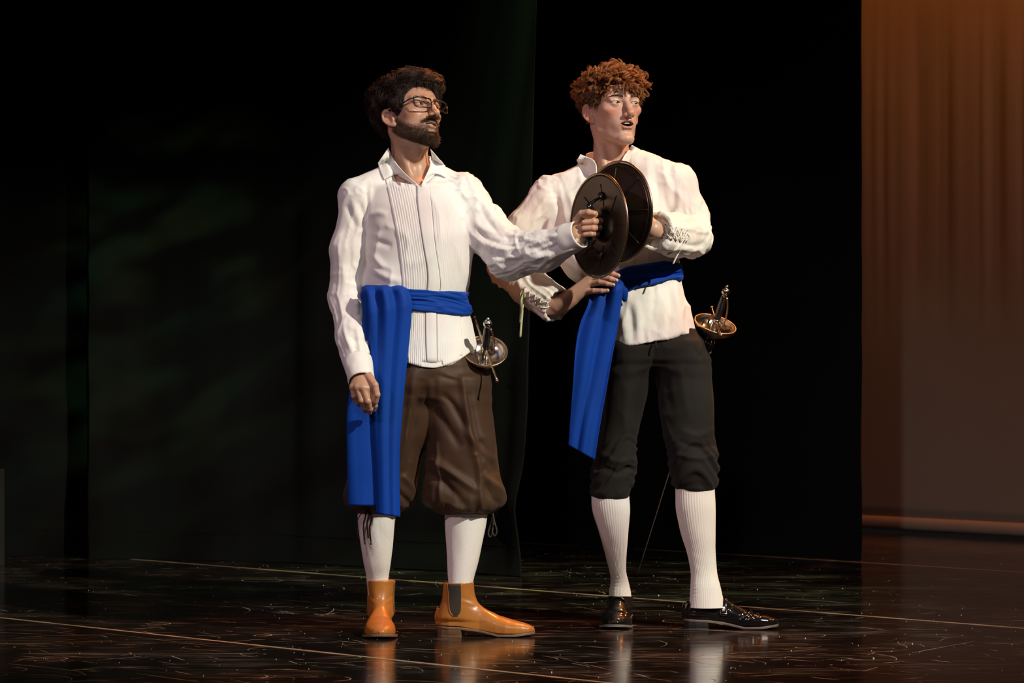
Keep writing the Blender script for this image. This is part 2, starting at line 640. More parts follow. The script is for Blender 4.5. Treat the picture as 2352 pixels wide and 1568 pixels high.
def head_sdf(p, hp):
    q = p.copy()
    q[:, 0] = np.abs(q[:, 0])
    L = hp.get('long', 1.0)
    d = ell(q, (0, 0.020, 0.028), (0.0745, 0.096, 0.077))
    d = smin(d, ell(q, (0, -0.034, 0.038), (0.060, 0.053, 0.050)), 0.03)
    d = smin(d, ell(q, (0, -0.022, -0.030), (0.0615 * hp.get('cheekw', 1), 0.0655, 0.080)), 0.025)
    # jaw
    jw = hp.get('jaww', 0.047)
    d = smin(d, cone(q, (jw + 0.002, 0.010, -0.030), (jw - 0.003, 0.002, -0.062 * L), 0.016, 0.0125), 0.026)
    d = smin(d, cone(q, (jw - 0.003, 0.002, -0.062 * L), (0.012, -0.066, -0.098 * L), 0.0125, 0.0150), 0.022)
    d = smin(d, ell(q, (0, -0.0775, -0.0985 * L), (0.021, 0.0165, 0.0145)), 0.014)
    # cheekbone and brow
    d = smin(d, ell(q, (0.046, -0.053, -0.014), (0.019, 0.019, 0.014)), 0.022)
    d = smin(d, cone(q, (0.012, -0.0865, 0.0225), (0.046, -0.071, 0.0235), 0.0075, 0.0065), 0.016)
    # mouth mound
    d = smin(d, ell(q, (0, -0.0665, -0.060), (0.031, 0.0245, 0.030)), 0.018)
    # eye sockets
    d = smax(d, -ell(q, (0.0315, -0.1005, 0.0045), (0.0195, 0.0150, 0.0125)), 0.012)
    # temple hollow, cheek hollow
    d = smax(d, -ell(q, (0.096, -0.052, 0.030), (0.018, 0.030, 0.03)), 0.03)
    if hp.get('lean', 0):
        d = smax(d, -ell(q, (0.084, -0.060, -0.054), (0.020, 0.030, 0.026)), 0.03)
    # lids around the eyeball
    eye = q - EYE
    lid = sph(q, EYE + np.array([0, 0.0004, 0]), EYE_R + 0.0021)
    d = smin(d, lid, 0.0045)
    d = smin(d, cone(q, EYE + np.array([-0.013, -0.0085, 0.0075]), EYE + np.array([0.015, -0.006, 0.0075]), 0.0030, 0.0030), 0.007)
    ax = eye[:, 0] / 0.0138
    hu, hl = hp.get('lid_up', 0.0056), hp.get('lid_lo', 0.0046)
    prof = np.clip(1 - ax * ax, 0, 1)
    ap = np.where(eye[:, 2] > 0, eye[:, 2] - hu * prof, -eye[:, 2] - hl * prof)
    ap = np.maximum(ap, (np.abs(ax) - 1) * 0.0138)
    ap = np.maximum(ap, q[:, 1] - EYE[1] - 0.001)
    d = smax(d, -ap, 0.0012)
    # nose
    nz = hp.get('nose', 1.0)
    ns = hp.get('nose_len', 0.0)
    d = smin(d, cone(q, (0, -0.0865, 0.016), (0, -0.099 - 0.004 * nz, -0.012), 0.0075, 0.0082), 0.010)
    d = smin(d, cone(q, (0, -0.099 - 0.004 * nz, -0.012), (0, -0.107 - 0.007 * nz, -0.029 - ns), 0.0080, 0.0092), 0.008)
    d = smin(d, ell(q, (0, -0.1085 - 0.007 * nz, -0.0325 - ns), (0.0105, 0.0100, 0.0088)), 0.006)
    d = smin(d, ell(q, (0.0118, -0.0985 - 0.004 * nz, -0.0365 - ns), (0.0066, 0.0100, 0.0068)), 0.006)
    d = smin(d, cone(q, (0, -0.108 - 0.004 * nz, -0.041 - ns), (0, -0.094, -0.043), 0.0040, 0.0050), 0.006)
    d = smax(d, -ell(q, (0.0062, -0.1035 - 0.005 * nz, -0.0445 - ns), (0.0036, 0.0065, 0.0050)), 0.0025)
    # crease from nose wing to the mouth corner
    d = smax(d, -cone(q, (0.0205, -0.0945, -0.036), (0.0315, -0.086, -0.058), 0.0018, 0.0012), 0.008)
    # lips
    mo = hp.get('mouth_open', 0.006)
    zc, mw = -0.0615, hp.get('mouth_w', 0.0245)
    up, lo = zc + mo * 0.45, zc - mo * 0.75
    d = smin(d, cone(q, (0, -0.0922, up + 0.0042), (0.0075, -0.0920, up + 0.0047), 0.0038, 0.0040), 0.004)
    d = smin(d, cone(q, (0.0075, -0.0920, up + 0.0046), (mw, -0.0815, zc), 0.0040, 0.0022), 0.004)
    d = smin(d, cone(q, (0, -0.0898, lo - 0.0046), (0.010, -0.0885, lo - 0.0040), 0.0048, 0.0044), 0.0045)
    d = smin(d, cone(q, (0.010, -0.0885, lo - 0.0040), (mw, -0.0815, zc), 0.0044, 0.0022), 0.004)
    px = np.clip(1 - (q[:, 0] / mw) ** 2, 0, 1)
    zz = q[:, 2] - zc
    mth = np.where(zz > 0, zz - (mo * 0.45 + 0.0004) * px, -zz - (mo * 0.75 + 0.0004) * px)
    mth = np.maximum(mth, (q[:, 0] - mw * 0.97))
    mth = np.maximum(mth, np.maximum(q[:, 1] + 0.068, -0.12 - q[:, 1]))
    d = smax(d, -mth, 0.0018)
    d = smax(d, -cone(q, (0, -0.0935, -0.083 * (0.5 + 0.5 * L)), (0.014, -0.088, -0.082 * (0.5 + 0.5 * L)), 0.0035, 0.002), 0.012)
    d = smin(d, ear_sdf(q, hp), 0.004)
    return d


def lip_mask(p, hp):
    q = np.abs(p[:, 0])
    mo = hp.get('mouth_open', 0.006)
    zc, mw = -0.0615, hp.get('mouth_w', 0.0245)
    px = np.sqrt(np.clip(1 - (q / (mw * 1.03)) ** 2, 0, 1))
    zz = p[:, 2] - zc
    top = np.clip(((mo * 0.45 + 0.0075) * px - zz) / 0.0012, 0, 1)
    bot = np.clip((zz + (mo * 0.75 + 0.0098) * px) / 0.0012, 0, 1)
    return top * bot * (p[:, 1] < -0.078) * (px > 0.05)


def hair_z(p, tab):
    y = np.array([t[0] for t in tab])
    z = np.array([t[1] for t in tab])
    return np.interp(p[:, 1], y, z)


def skin_colors(p, hp):
    n = len(p)
    base = np.array(hp['skin'])
    c = np.tile(base, (n, 1))
    q = p.copy()
    q[:, 0] = np.abs(q[:, 0])
    blush = np.exp(-(np.linalg.norm((q - [0.040, -0.068, -0.022]) / [0.022, 0.03, 0.018], axis=1)) ** 2)
    blush += 0.8 * np.exp(-(np.linalg.norm((q - [0.0, -0.112, -0.03]) / [0.014, 0.02, 0.012], axis=1)) ** 2)
    blush += 0.9 * np.clip((q[:, 0] - 0.074) / 0.006, 0, 1) * (np.abs(q[:, 2] + 0.012) < 0.045)
    blush = np.clip(blush, 0, 1.2)
    c = c * (1 - blush[:, None] * hp.get('blush', 0.25) * np.array([0.05, 0.55, 0.60]))
    lm = lip_mask(p, hp)[:, None]
    c = c * (1 - lm) + lm * np.array(hp['lip'])
    # inside of the mouth
    mo = hp.get('mouth_open', 0.006)
    ins = ((np.abs(p[:, 2] + 0.0615) < mo * 1.3) & (p[:, 1] > -0.084) & (p[:, 1] < -0.05) & (np.abs(p[:, 0]) < hp.get('mouth_w', 0.0245) * 0.72))[:, None] * (mo > 0.003)
    c = np.where(ins, np.array([0.06, 0.012, 0.010]), c)
    if 'beard' in hp:
        bm = beard_mask(p)[:, None] * 0.75
        c = c * (1 - bm) + bm * np.array(hp['beard'])
    c = c * (0.94 + 0.10 * noise(p * 120.0, 5)[:, None] * 0.5 + 0.05 * noise(p * 400.0, 6)[:, None])
    return c


def beard_mask(p):
    """0..1 where the short beard grows (local head space)"""
    q = p.copy()
    q[:, 0] = np.abs(q[:, 0])
    # cheek line falls from the sideburn to the mouth corner
    line = np.interp(-q[:, 1], [0.0, 0.030, 0.060, 0.082], [0.005, -0.030, -0.052, -0.055])
    m = np.clip((line - q[:, 2]) / 0.020, 0, 1) ** 0.8 * np.clip((0.022 - q[:, 1]) / 0.008, 0, 1)
    under = np.clip((q[:, 2] - np.interp(-q[:, 1], [-0.02, 0.0, 0.03, 0.06, 0.09], [-0.052, -0.076, -0.103, -0.122, -0.135])) / 0.010, 0, 1)
    m = m * under
    # moustache
    mu = np.exp(-(((q[:, 0] - 0.015) / 0.017) ** 2)) * np.exp(-(((q[:, 2] + 0.0485 + 0.25 * np.clip(q[:, 0] - 0.012, 0, 1)) / 0.0058) ** 2)) * (q[:, 1] < -0.075)
    m = np.maximum(m, np.clip(mu * 1.6, 0, 1))
    # bare under the lower lip and on the lips
    bare = np.exp(-((q[:, 0] / 0.016) ** 2)) * np.exp(-(((q[:, 2] + 0.074) / 0.008) ** 2)) * (q[:, 1] < -0.078)
    m = m * (1 - np.clip(bare * 1.3, 0, 0.85)) * np.clip((0.0715 - q[:, 0]) / 0.003, 0, 1)
    return m


def strands_mesh(paths, rad, sides=3):
    """paths (S,K,3), rad (S,K) -> one mesh of thin tubes"""
    S, K, _ = paths.shape
    t = norm(np.gradient(paths, axis=1))
    a = np.where(np.abs(t[:, 0, 2:3]) < 0.8, np.array([[0, 0, 1.0]]), np.array([[1.0, 0, 0]]))
    N = np.zeros_like(paths)
    prev = a
    for k in range(K):
        prev = norm(prev - t[:, k] * np.sum(prev * t[:, k], 1, keepdims=True))
        N[:, k] = prev
    B = np.cross(t, N)
    an = np.arange(sides) * 2 * np.pi / sides
    V = paths[:, :, None] + rad[:, :, None, None] * (np.cos(an)[None, None, :, None] * N[:, :, None] + np.sin(an)[None, None, :, None] * B[:, :, None])
    V = V.reshape(-1, 3)
    f = grid_faces(sides, K, True)
    F = (f[None] + (np.arange(S) * K * sides)[:, None, None]).reshape(-1, 4)
    return V, F


def eyeball(name, c, r, gaze, up, parent, mats):
    """sphere whose pole is the pupil; iris and pupil are rings of faces"""
    g = norm(gaze)
    u = norm(np.cross(g, up))
    v = np.cross(u, g)
    angs = np.concatenate([[0.001, 9, 11, 17, 24, 26.5, 28, 34], np.arange(42, 181, 12)])
    sides = 28
    an = np.arange(sides) * 2 * np.pi / sides
    V, ring_ang = [], []
    for a in angs:
        ra = math.radians(a)
        rr = r * (1 + 0.05 * max(0, 1 - a / 30.0))
        V.append(c + rr * (math.cos(ra) * g + math.sin(ra) * (np.cos(an)[:, None] * u + np.sin(an)[:, None] * v)))
    V = np.concatenate(V)
    F = grid_faces(sides, len(angs), True)
    o = obj(name, V, F, None, parent)
    for m in mats: o.data.materials.append(m)
    ids = np.zeros(len(F), dtype=np.int32)
    row = np.arange(len(F)) // sides
    ids[angs[row] < 11] = 2
    ids[(angs[row] >= 11) & (angs[row] < 26)] = 1
    o.data.polygons.foreach_set('material_index', ids)
    return o


def teeth_mesh(hp, T):
    """upper row of teeth on an arc"""
    mb = MB()
    mo = hp.get('mouth_open', 0.006)
    z0 = -0.0615 + mo * 0.45 + 0.0035
    ws = [0.0086, 0.0070, 0.0074, 0.0066]
    hs = [0.0086, 0.0076, 0.0084, 0.0070]
    for s in (-1, 1):
        at = 0.0
        for wd, ht in zip(ws, hs):
            xm = at + wd / 2
            at += wd
            x = s * xm
            y = -0.0850 + 22.0 * xm * xm
            ang = s * math.atan(44.0 * xm)
            u = np.linspace(-1, 1, 7)
            v = np.linspace(0, 1, 6)
            U, Vv = np.meshgrid(u, v)
            half = wd * 0.50 * (1 - 0.18 * Vv ** 0.7 * 0 - 0.10 * (1 - Vv)) * np.sqrt(np.clip(1 - (np.clip(Vv - 0.75, 0, 1) / 0.25) ** 2 * 0.35, 0, 1))
            lx = U * half
            ly = -0.0022 * np.sqrt(np.clip(1 - np.abs(U) ** 3, 0, 1)) * (0.7 + 0.3 * np.sin(np.pi * np.clip(Vv, 0, 1)))
            gx = x + lx * math.cos(ang) - ly * math.sin(ang) * -1 * 0
            gy = y + ly + lx * math.sin(ang)
            gz = z0 - Vv * ht
            mb.add(np.stack([gx, gy, gz], -1).reshape(-1, 3), grid_faces(7, 6))
    V = np.concatenate(mb.V)
    mb.V = [T(V)]
    return mb


def make_transform(C, R, s, sz=1.0):
    S = np.array([s, s, s * sz])
    fw = lambda p: C + (np.asarray(p) * S) @ R.T
    inv = lambda p: ((p - C) @ R) / S
    return fw, inv
HP_A = dict(skin=(0.50, 0.29, 0.19), lip=(0.40, 0.17, 0.13), blush=0.30, mouth_open=0.0055, nose=1.15, nose_len=0.002, long=1.0, jaww=0.047,
            beard=(0.050, 0.026, 0.014), lid_up=0.0052, lid_lo=0.0040, cheekw=1.0, mouth_w=0.024)
HP_B = dict(skin=(0.56, 0.325, 0.235), lip=(0.46, 0.21, 0.16), blush=0.55, mouth_open=0.0115, nose=1.1, nose_len=0.002, long=1.07, jaww=0.0465, lean=1,
            lid_up=0.0045, lid_lo=0.0042, ear_flare=32, cheekw=0.97, mouth_w=0.0225)


def build_skin_patch(sdf, lo, hi, h):
    return mesh_sdf(sdf, lo, hi, h)


def brow_strands(T, R, n, seed, rise):
    rng = np.random.default_rng(seed)
    out, rad = [], []
    K = 5
    for s in (-1, 1):
        t = rng.random(n)
        x = 0.012 + 0.039 * t
        z = 0.0195 + 0.0055 * np.sin(np.clip(t * 1.25, 0, 1.25) * 2.1) + rise * t + rng.normal(0, 1, n) * 0.0014 * (1.0 - 0.6 * t)
        y = -0.0945 + 0.0045 * t + 0.016 * t * t
        ln = 0.008 * (1 - 0.3 * t)
        dx, dz = 0.75, 0.75 * (0.8 - 1.5 * t)
        k = np.linspace(0, 1, K)
        px = x[:, None] + k * (ln * dx)[:, None]
        pz = z[:, None] + k * (ln * dz)[:, None]
        py = y[:, None] + k * (ln * 0.35 * t)[:, None] - 0.0012 * np.sin(k * 2.5) - 0.0008
        out.append(np.stack([s * px, py, pz], -1))
        rad.append(np.tile(0.00046 * (1 - 0.6 * k), (n, 1)))
    return np.concatenate(out), np.concatenate(rad)


HAIRLINE_A = [(-0.12, 0.068), (-0.088, 0.064), (-0.070, 0.060), (-0.054, 0.046), (-0.046, 0.015), (-0.036, -0.012), (-0.014, -0.020), (-0.008, 0.018), (0.030, 0.022), (0.040, -0.015), (0.055, -0.060), (0.13, -0.075)]
HAIRLINE_B = [(-0.12, 0.060), (-0.088, 0.057), (-0.070, 0.054), (-0.054, 0.043), (-0.046, 0.020), (-0.036, 0.002), (-0.014, -0.006), (-0.008, 0.018), (0.030, 0.022), (0.040, -0.010), (0.055, -0.050), (0.13, -0.065)]


def hair_cap(hp, line, thick, k=0.012):
    """thick: function of local points -> hair depth above the scalp"""
    def f(p):
        d = ell(p, (0, 0.020, 0.028), (0.0745, 0.096, 0.077))
        d = smin(d, ell(p, (0, -0.034, 0.038), (0.060, 0.053, 0.050)), 0.03)
        d = smin(d, ell(p, (0, -0.012, -0.02), (0.060, 0.052, 0.07)), 0.03)
        d = d - thick(p) * np.clip((p[:, 2] - hair_z(p, line)) / 0.016, 0.15, 1)
        return smax(d, (hair_z(p, line) - p[:, 2]) * 0.7, k)
    return f


def comb(r, flow_fn, capf, ln, lift, K, seed):
    """strands that run over the hair mass: each step follows the flow and settles back onto the surface"""
    out = [r]
    p = r.copy()
    for k in range(1, K):
        t = k / (K - 1)
        e = 0.002
        d0 = capf(p)
        g = norm(np.stack([capf(p + np.eye(3)[i] * e) - d0 for i in range(3)], 1))
        fl = flow_fn(p, t)
        fl = norm(fl - g * np.sum(fl * g, 1, keepdims=True))
        p = p + fl * (ln / (K - 1))[:, None]
        d0 = capf(p)
        p = p - g * (d0 - lift * math.sin(min(1.0, t * 1.15) * 2.2) * 1.0)[:, None] * 0.8
        out.append(p)
    return np.stack(out, 1)


def hair_A(T, inv, surf, rng, capf):
    """dark brown, swept up off the brow and across, thick at the back of the head"""
    V, N = surf
    q = inv(V)
    n = 8200
    m = (q[:, 2] > hair_z(q, HAIRLINE_A) + 0.001)
    idx = rng.choice(np.nonzero(m)[0], n)
    r = q[idx] + rng.normal(0, 0.001, (n, 3))
    top0 = np.clip((r[:, 2] - 0.045) / 0.045, 0, 1)
    jit = 0.20 * rng.normal(0, 1, r.shape)

    def flow(p, t):
        top = np.clip((p[:, 2] - 0.050) / 0.045, 0, 1)[:, None]
        front = np.clip((-p[:, 1] - 0.02) / 0.06, 0, 1)[:, None]
        f = (1 - top) * np.array([[0.0, 0.75, -0.70]]) + top * (np.array([[0.85, -0.45, 0.05]]) * front + np.array([[0.55, 0.75, -0.1]]) * (1 - front))
        wob = np.stack([noise(p * 42, 31 + i) for i in range(3)], 1)
        return norm(f + 0.95 * wob + jit)
    ln = (0.024 + 0.024 * top0) * np.where((r[:, 2] < 0.012) & (r[:, 1] < 0.0), 0.35, 1.0) * rng.uniform(0.7, 1.25, n)
    lift = (0.0015 + 0.0140 * top0 * rng.random(n) ** 1.5 + 0.002 * rng.random(n))
    K = 7
    path = comb(r, flow, capf, ln, lift, K, 3)
    rad = 0.00052 * (1 - 0.70 * np.linspace(0, 1, K) ** 2)[None] * rng.uniform(0.7, 1.3, (n, 1))
    fl = []     # a few forelocks over the brow
    for i in range(60):
        g = i // 15
        x0 = [-0.036, -0.012, 0.020, 0.046][min(g, 3)] + rng.normal(0, 0.004)
        a = np.array([x0, -0.083 + 6 * x0 * x0 * 0.8, 0.076])
        b_ = a + [0.004, -0.016, 0.006]
        c = a + [0.010 + rng.normal(0, 0.002), -0.016 + 5 * x0 * x0, -0.014 + rng.normal(0, 0.004)]
        fl.append(smooth_path([a, b_, (b_ + c) / 2 + [0.001, -0.004, 0.003], c], K))
    path = np.concatenate([path, np.array(fl)])
    rad = np.concatenate([rad, np.tile(0.0006 * (1 - 0.8 * np.linspace(0, 1, K) ** 2)[None], (len(fl), 1))])
    return path, rad


def beard_A(T, inv, surf, rng):
    V, N = surf
    q = inv(V)
    bm = beard_mask(q)
    w_ = bm * (bm > 0.15)
    n = 10000
    idx = rng.choice(len(V), n, p=w_ / w_.sum())
    r, n0 = q[idx] + rng.normal(0, 0.0006, (n, 3)), norm(inv(V[idx] + N[idx] * 0.01) - q[idx])
    r = r - n0 * 0.0006
    flow = np.tile([0.0, -0.30, -1.0], (n, 1))
    must = (r[:, 2] > -0.056) & (np.abs(r[:, 0]) < 0.03) & (r[:, 1] < -0.078)
    flow[must] = np.stack([np.sign(r[must, 0]) * 1.0, np.zeros(must.sum()), -0.55 * np.ones(must.sum())], 1)
    flow = norm(flow - 0.8 * n0 * np.sum(flow * n0, 1, keepdims=True))
    flow = norm(flow + 0.35 * rng.normal(0, 1, (n, 3)))
    chin = np.clip((-r[:, 2] - 0.075) / 0.03, 0, 1) * np.clip((-r[:, 1] - 0.03) / 0.04, 0, 1)
    ln = (0.0046 + 0.0055 * chin) * rng.uniform(0.6, 1.2, n)
    ln *= 0.45 + 0.55 * np.clip((bm[idx] - 0.3) / 0.6, 0, 1)
    ln[must] = 0.0065
    K = 5
    k = np.linspace(0, 1, K)[None, :, None]
    path = r[:, None] + ln[:, None, None] * (k * flow[:, None] + 0.65 * n0[:, None] * np.sin(k * 1.6))
    rad = 0.00038 * (1 - 0.7 * np.linspace(0, 1, K))[None] * np.ones((n, 1))
    return path, rad


def hair_B(T, inv, surf, rng):
    """ginger curls on top, cropped at the sides and nape"""
    V, N = surf
    q = inv(V)
    m = (q[:, 2] > hair_z(q, HAIRLINE_B) + 0.002)
    cand = np.nonzero(m)[0]
    top = np.clip((q[cand, 2] - 0.035) / 0.04, 0, 1)
    pr = 0.28 + top + 1.6 * np.exp(-((q[cand, 2] - hair_z(q[cand], HAIRLINE_B)) / 0.012) ** 2) * (q[cand, 1] < -0.05)
    n = 430
    idx = rng.choice(cand, n, p=pr / pr.sum())
    r, n0 = q[idx], norm(inv(V[idx] + N[idx] * 0.01) - q[idx])
    top = np.clip((r[:, 2] - 0.030) / 0.045, 0, 1)
    front = np.clip((-r[:, 1] - 0.035) / 0.05, 0, 1) * top
    K = 18
    k = np.linspace(0, 1, K)[None, :, None]
    rnd = norm(rng.normal(0, 1, (n, 3)))
    tdir = norm(rnd - n0 * np.sum(rnd * n0, 1, keepdims=True) + np.stack([0.3 * front, -1.0 * front, -1.1 * front], 1) + np.stack([0 * top, 0.5 * (1 - top), -0.7 * (1 - top)], 1))
    bdir = np.cross(n0, tdir)
    hgt = (0.003 + 0.019 * top - 0.006 * front) * rng.uniform(0.7, 1.2, n)
    run = (0.012 + 0.020 * top + 0.006 * front) * rng.uniform(0.7, 1.2, n)
    cr = (0.0038 + 0.0062 * top) * rng.uniform(0.7, 1.25, n)
    turns = rng.uniform(1.2, 2.4, n) * (0.5 + 0.5 * top)
    ph0 = rng.uniform(0, 6.28, n)
    sgn = rng.choice([-1, 1], n)
    ph = ph0[:, None, None] + sgn[:, None, None] * turns[:, None, None] * 6.283 * k
    grow = np.sin(np.clip(k * 1.5, 0, 1) * np.pi / 2)
    axis = hgt[:, None, None] * n0[:, None] * np.sin(k * 2.1) + run[:, None, None] * tdir[:, None] * k ** 1.3
    heli = cr[:, None, None] * grow * (np.cos(ph) * bdir[:, None] + np.sin(ph) * norm(n0 * 0.6 + tdir * 0.8)[:, None])
    base = r[:, None] + axis + heli
    paths, rads = [], []
    for s in range(11):
        off = rng.normal(0, 1, (n, 1, 3)) * (0.0011 + 0.0004 * top)[:, None, None]
        ph2 = ph + rng.normal(0, 0.25, (n, 1, 1))
        var = cr[:, None, None] * 0.16 * grow * (np.cos(ph2) * bdir[:, None] + np.sin(ph2) * n0[:, None])
        paths.append(base + off * (0.4 + 0.8 * np.sin(k * 3.0)) + var * rng.normal(0, 1, (n, 1, 1)))
        rads.append(np.tile(0.00052 * (1 - 0.65 * np.linspace(0, 1, K) ** 3)[None], (n, 1)) * rng.uniform(0.8, 1.3, (n, 1)))
    path, rad = np.concatenate(paths), np.concatenate(rads)
    # cropped sides
    low = cand[(q[cand, 2] < 0.06)]
    idx = rng.choice(low, 2600)
    r2, n2 = q[idx], norm(inv(V[idx] + N[idx] * 0.01) - q[idx])
    fl = norm(np.array([[0, 0.8, -0.8]]) + 0.5 * rng.normal(0, 1, r2.shape) + 0.5 * n2)
    ln = (0.006 + 0.012 * np.clip((r2[:, 2] + 0.03) / 0.07, 0, 1)) * rng.uniform(0.7, 1.2, len(r2))
    kk = np.linspace(0, 1, K)[None, :, None]
    p2 = r2[:, None] + ln[:, None, None] * (kk * fl[:, None] + 0.5 * n2[:, None] * np.sin(kk * 2))
    p2 = p2[:, ::3]
    K2 = p2.shape[1]
    rad2 = np.tile(0.0005 * (1 - 0.7 * np.linspace(0, 1, K2))[None], (len(r2), 1))
    return (path, rad), (p2, rad2)
# ------------------------------------------------------------------ setting materials
def floor_material():
    m = bpy.data.materials.new('stage_floor_vinyl')
    m.use_nodes = True
    nt = m.node_tree
    b = nt.nodes['Principled BSDF']
    L = nt.links.new
    N_ = nt.nodes.new
    ge = N_('ShaderNodeNewGeometry')

    def mapped(scale, rz=0.0):
        mp = N_('ShaderNodeMapping')
        mp.inputs['Scale'].default_value = scale
        mp.inputs['Rotation'].default_value = (0, 0, rz)
        L(ge.outputs['Position'], mp.inputs[0])
        return mp.outputs[0]

    def ramp(src, a, c, ca=(0, 0, 0, 1), cc=(1, 1, 1, 1)):
        r = N_('ShaderNodeValToRGB')
        r.color_ramp.elements[0].position, r.color_ramp.elements[1].position = a, c
        r.color_ramp.elements[0].color, r.color_ramp.elements[1].color = ca, cc
        L(src, r.inputs[0])
        return r.outputs[0]

    def nz(vec, scale, detail=4, rough=0.6):
        n = N_('ShaderNodeTexNoise')
        n.inputs['Scale'].default_value = scale
        n.inputs['Detail'].default_value = detail
        n.inputs['Roughness'].default_value = rough
        L(vec, n.inputs['Vector'])
        return n.outputs[0]

    def mix(a, c, f, mode='MIX'):
        x = N_('ShaderNodeMixRGB')
        x.blend_type = mode
        for s, i in ((f, 0), (a, 1), (c, 2)):
            if isinstance(s, (int, float)): x.inputs[i].default_value = s
            elif isinstance(s, tuple): x.inputs[i].default_value = s
            else: L(s, x.inputs[i])
        return x.outputs[0]

    blot = nz(mapped((1, 1, 1)), 1.6, 5, 0.6)
    col = ramp(blot, 0.30, 0.75, (0.006, 0.004, 0.003, 1), (0.018, 0.011, 0.008, 1))
    # scuffs: long thin scratches in several directions
    total = None
    for i, (rz, sx, sy, sc, lo, hi) in enumerate(((0.15, 1, 26, 1.7, 0.60, 0.66), (-0.35, 1, 30, 1.5, 0.61, 0.67), (0.8, 1, 34, 1.3, 0.62, 0.67), (-0.75, 1, 40, 1.8, 0.60, 0.66), (1.6, 1, 40, 1.5, 0.63, 0.68))):
        f = ramp(nz(mapped((sx, sy, 1), rz), sc, 3, 0.55), lo, hi)
        total = f if total is None else mix(total, f, 1.0, 'LIGHTEN')
    mask = ramp(nz(mapped((1, 1, 1)), 3.2, 2), 0.47, 0.62)
    total = mix((0, 0, 0, 1), total, mask)
    col = mix(col, (0.27, 0.205, 0.155, 1), mix((0, 0, 0, 1), total, 0.75))
    # rubbed haze of fine scuffing
    haze = ramp(nz(mapped((2.0, 9, 1), 0.2), 5.0, 6, 0.75), 0.52, 0.78)
    col = mix(col, (0.085, 0.064, 0.050, 1), mix((0, 0, 0, 1), haze, 0.45))
    # specks of dust
    vo = N_('ShaderNodeTexVoronoi')
    vo.inputs['Scale'].default_value = 13.0
    L(mapped((1, 1, 1)), vo.inputs['Vector'])
    sp = ramp(vo.outputs['Distance'], 0.05, 0.07, (1, 1, 1, 1), (0, 0, 0, 1))
    gate = ramp(nz(mapped((1, 1, 1)), 30.0, 1), 0.50, 0.55)
    spk = mix((0, 0, 0, 1), sp, gate)
    col = mix(col, (0.75, 0.62, 0.50, 1), spk)
    L(col, b.inputs['Base Color'])
    rr = N_('ShaderNodeMapRange')
    L(nz(mapped((1.2, 6, 1), 0.1), 4.0, 5, 0.65), rr.inputs['Value'])
    rr.inputs['From Min'].default_value, rr.inputs['From Max'].default_value = 0.3, 0.7
    rr.inputs['To Min'].default_value, rr.inputs['To Max'].default_value = 0.09, 0.20
    L(rr.outputs[0], b.inputs['Roughness'])
    b.inputs['Specular IOR Level'].default_value = 0.55
    bp = N_('ShaderNodeBump')
    bp.inputs['Strength'].default_value = 0.03
    bp.inputs['Distance'].default_value = 0.001
    L(nz(mapped((1.5, 5, 1), 0.1), 16.0, 4), bp.inputs['Height'])
    L(bp.outputs[0], b.inputs['Normal'])
    return m


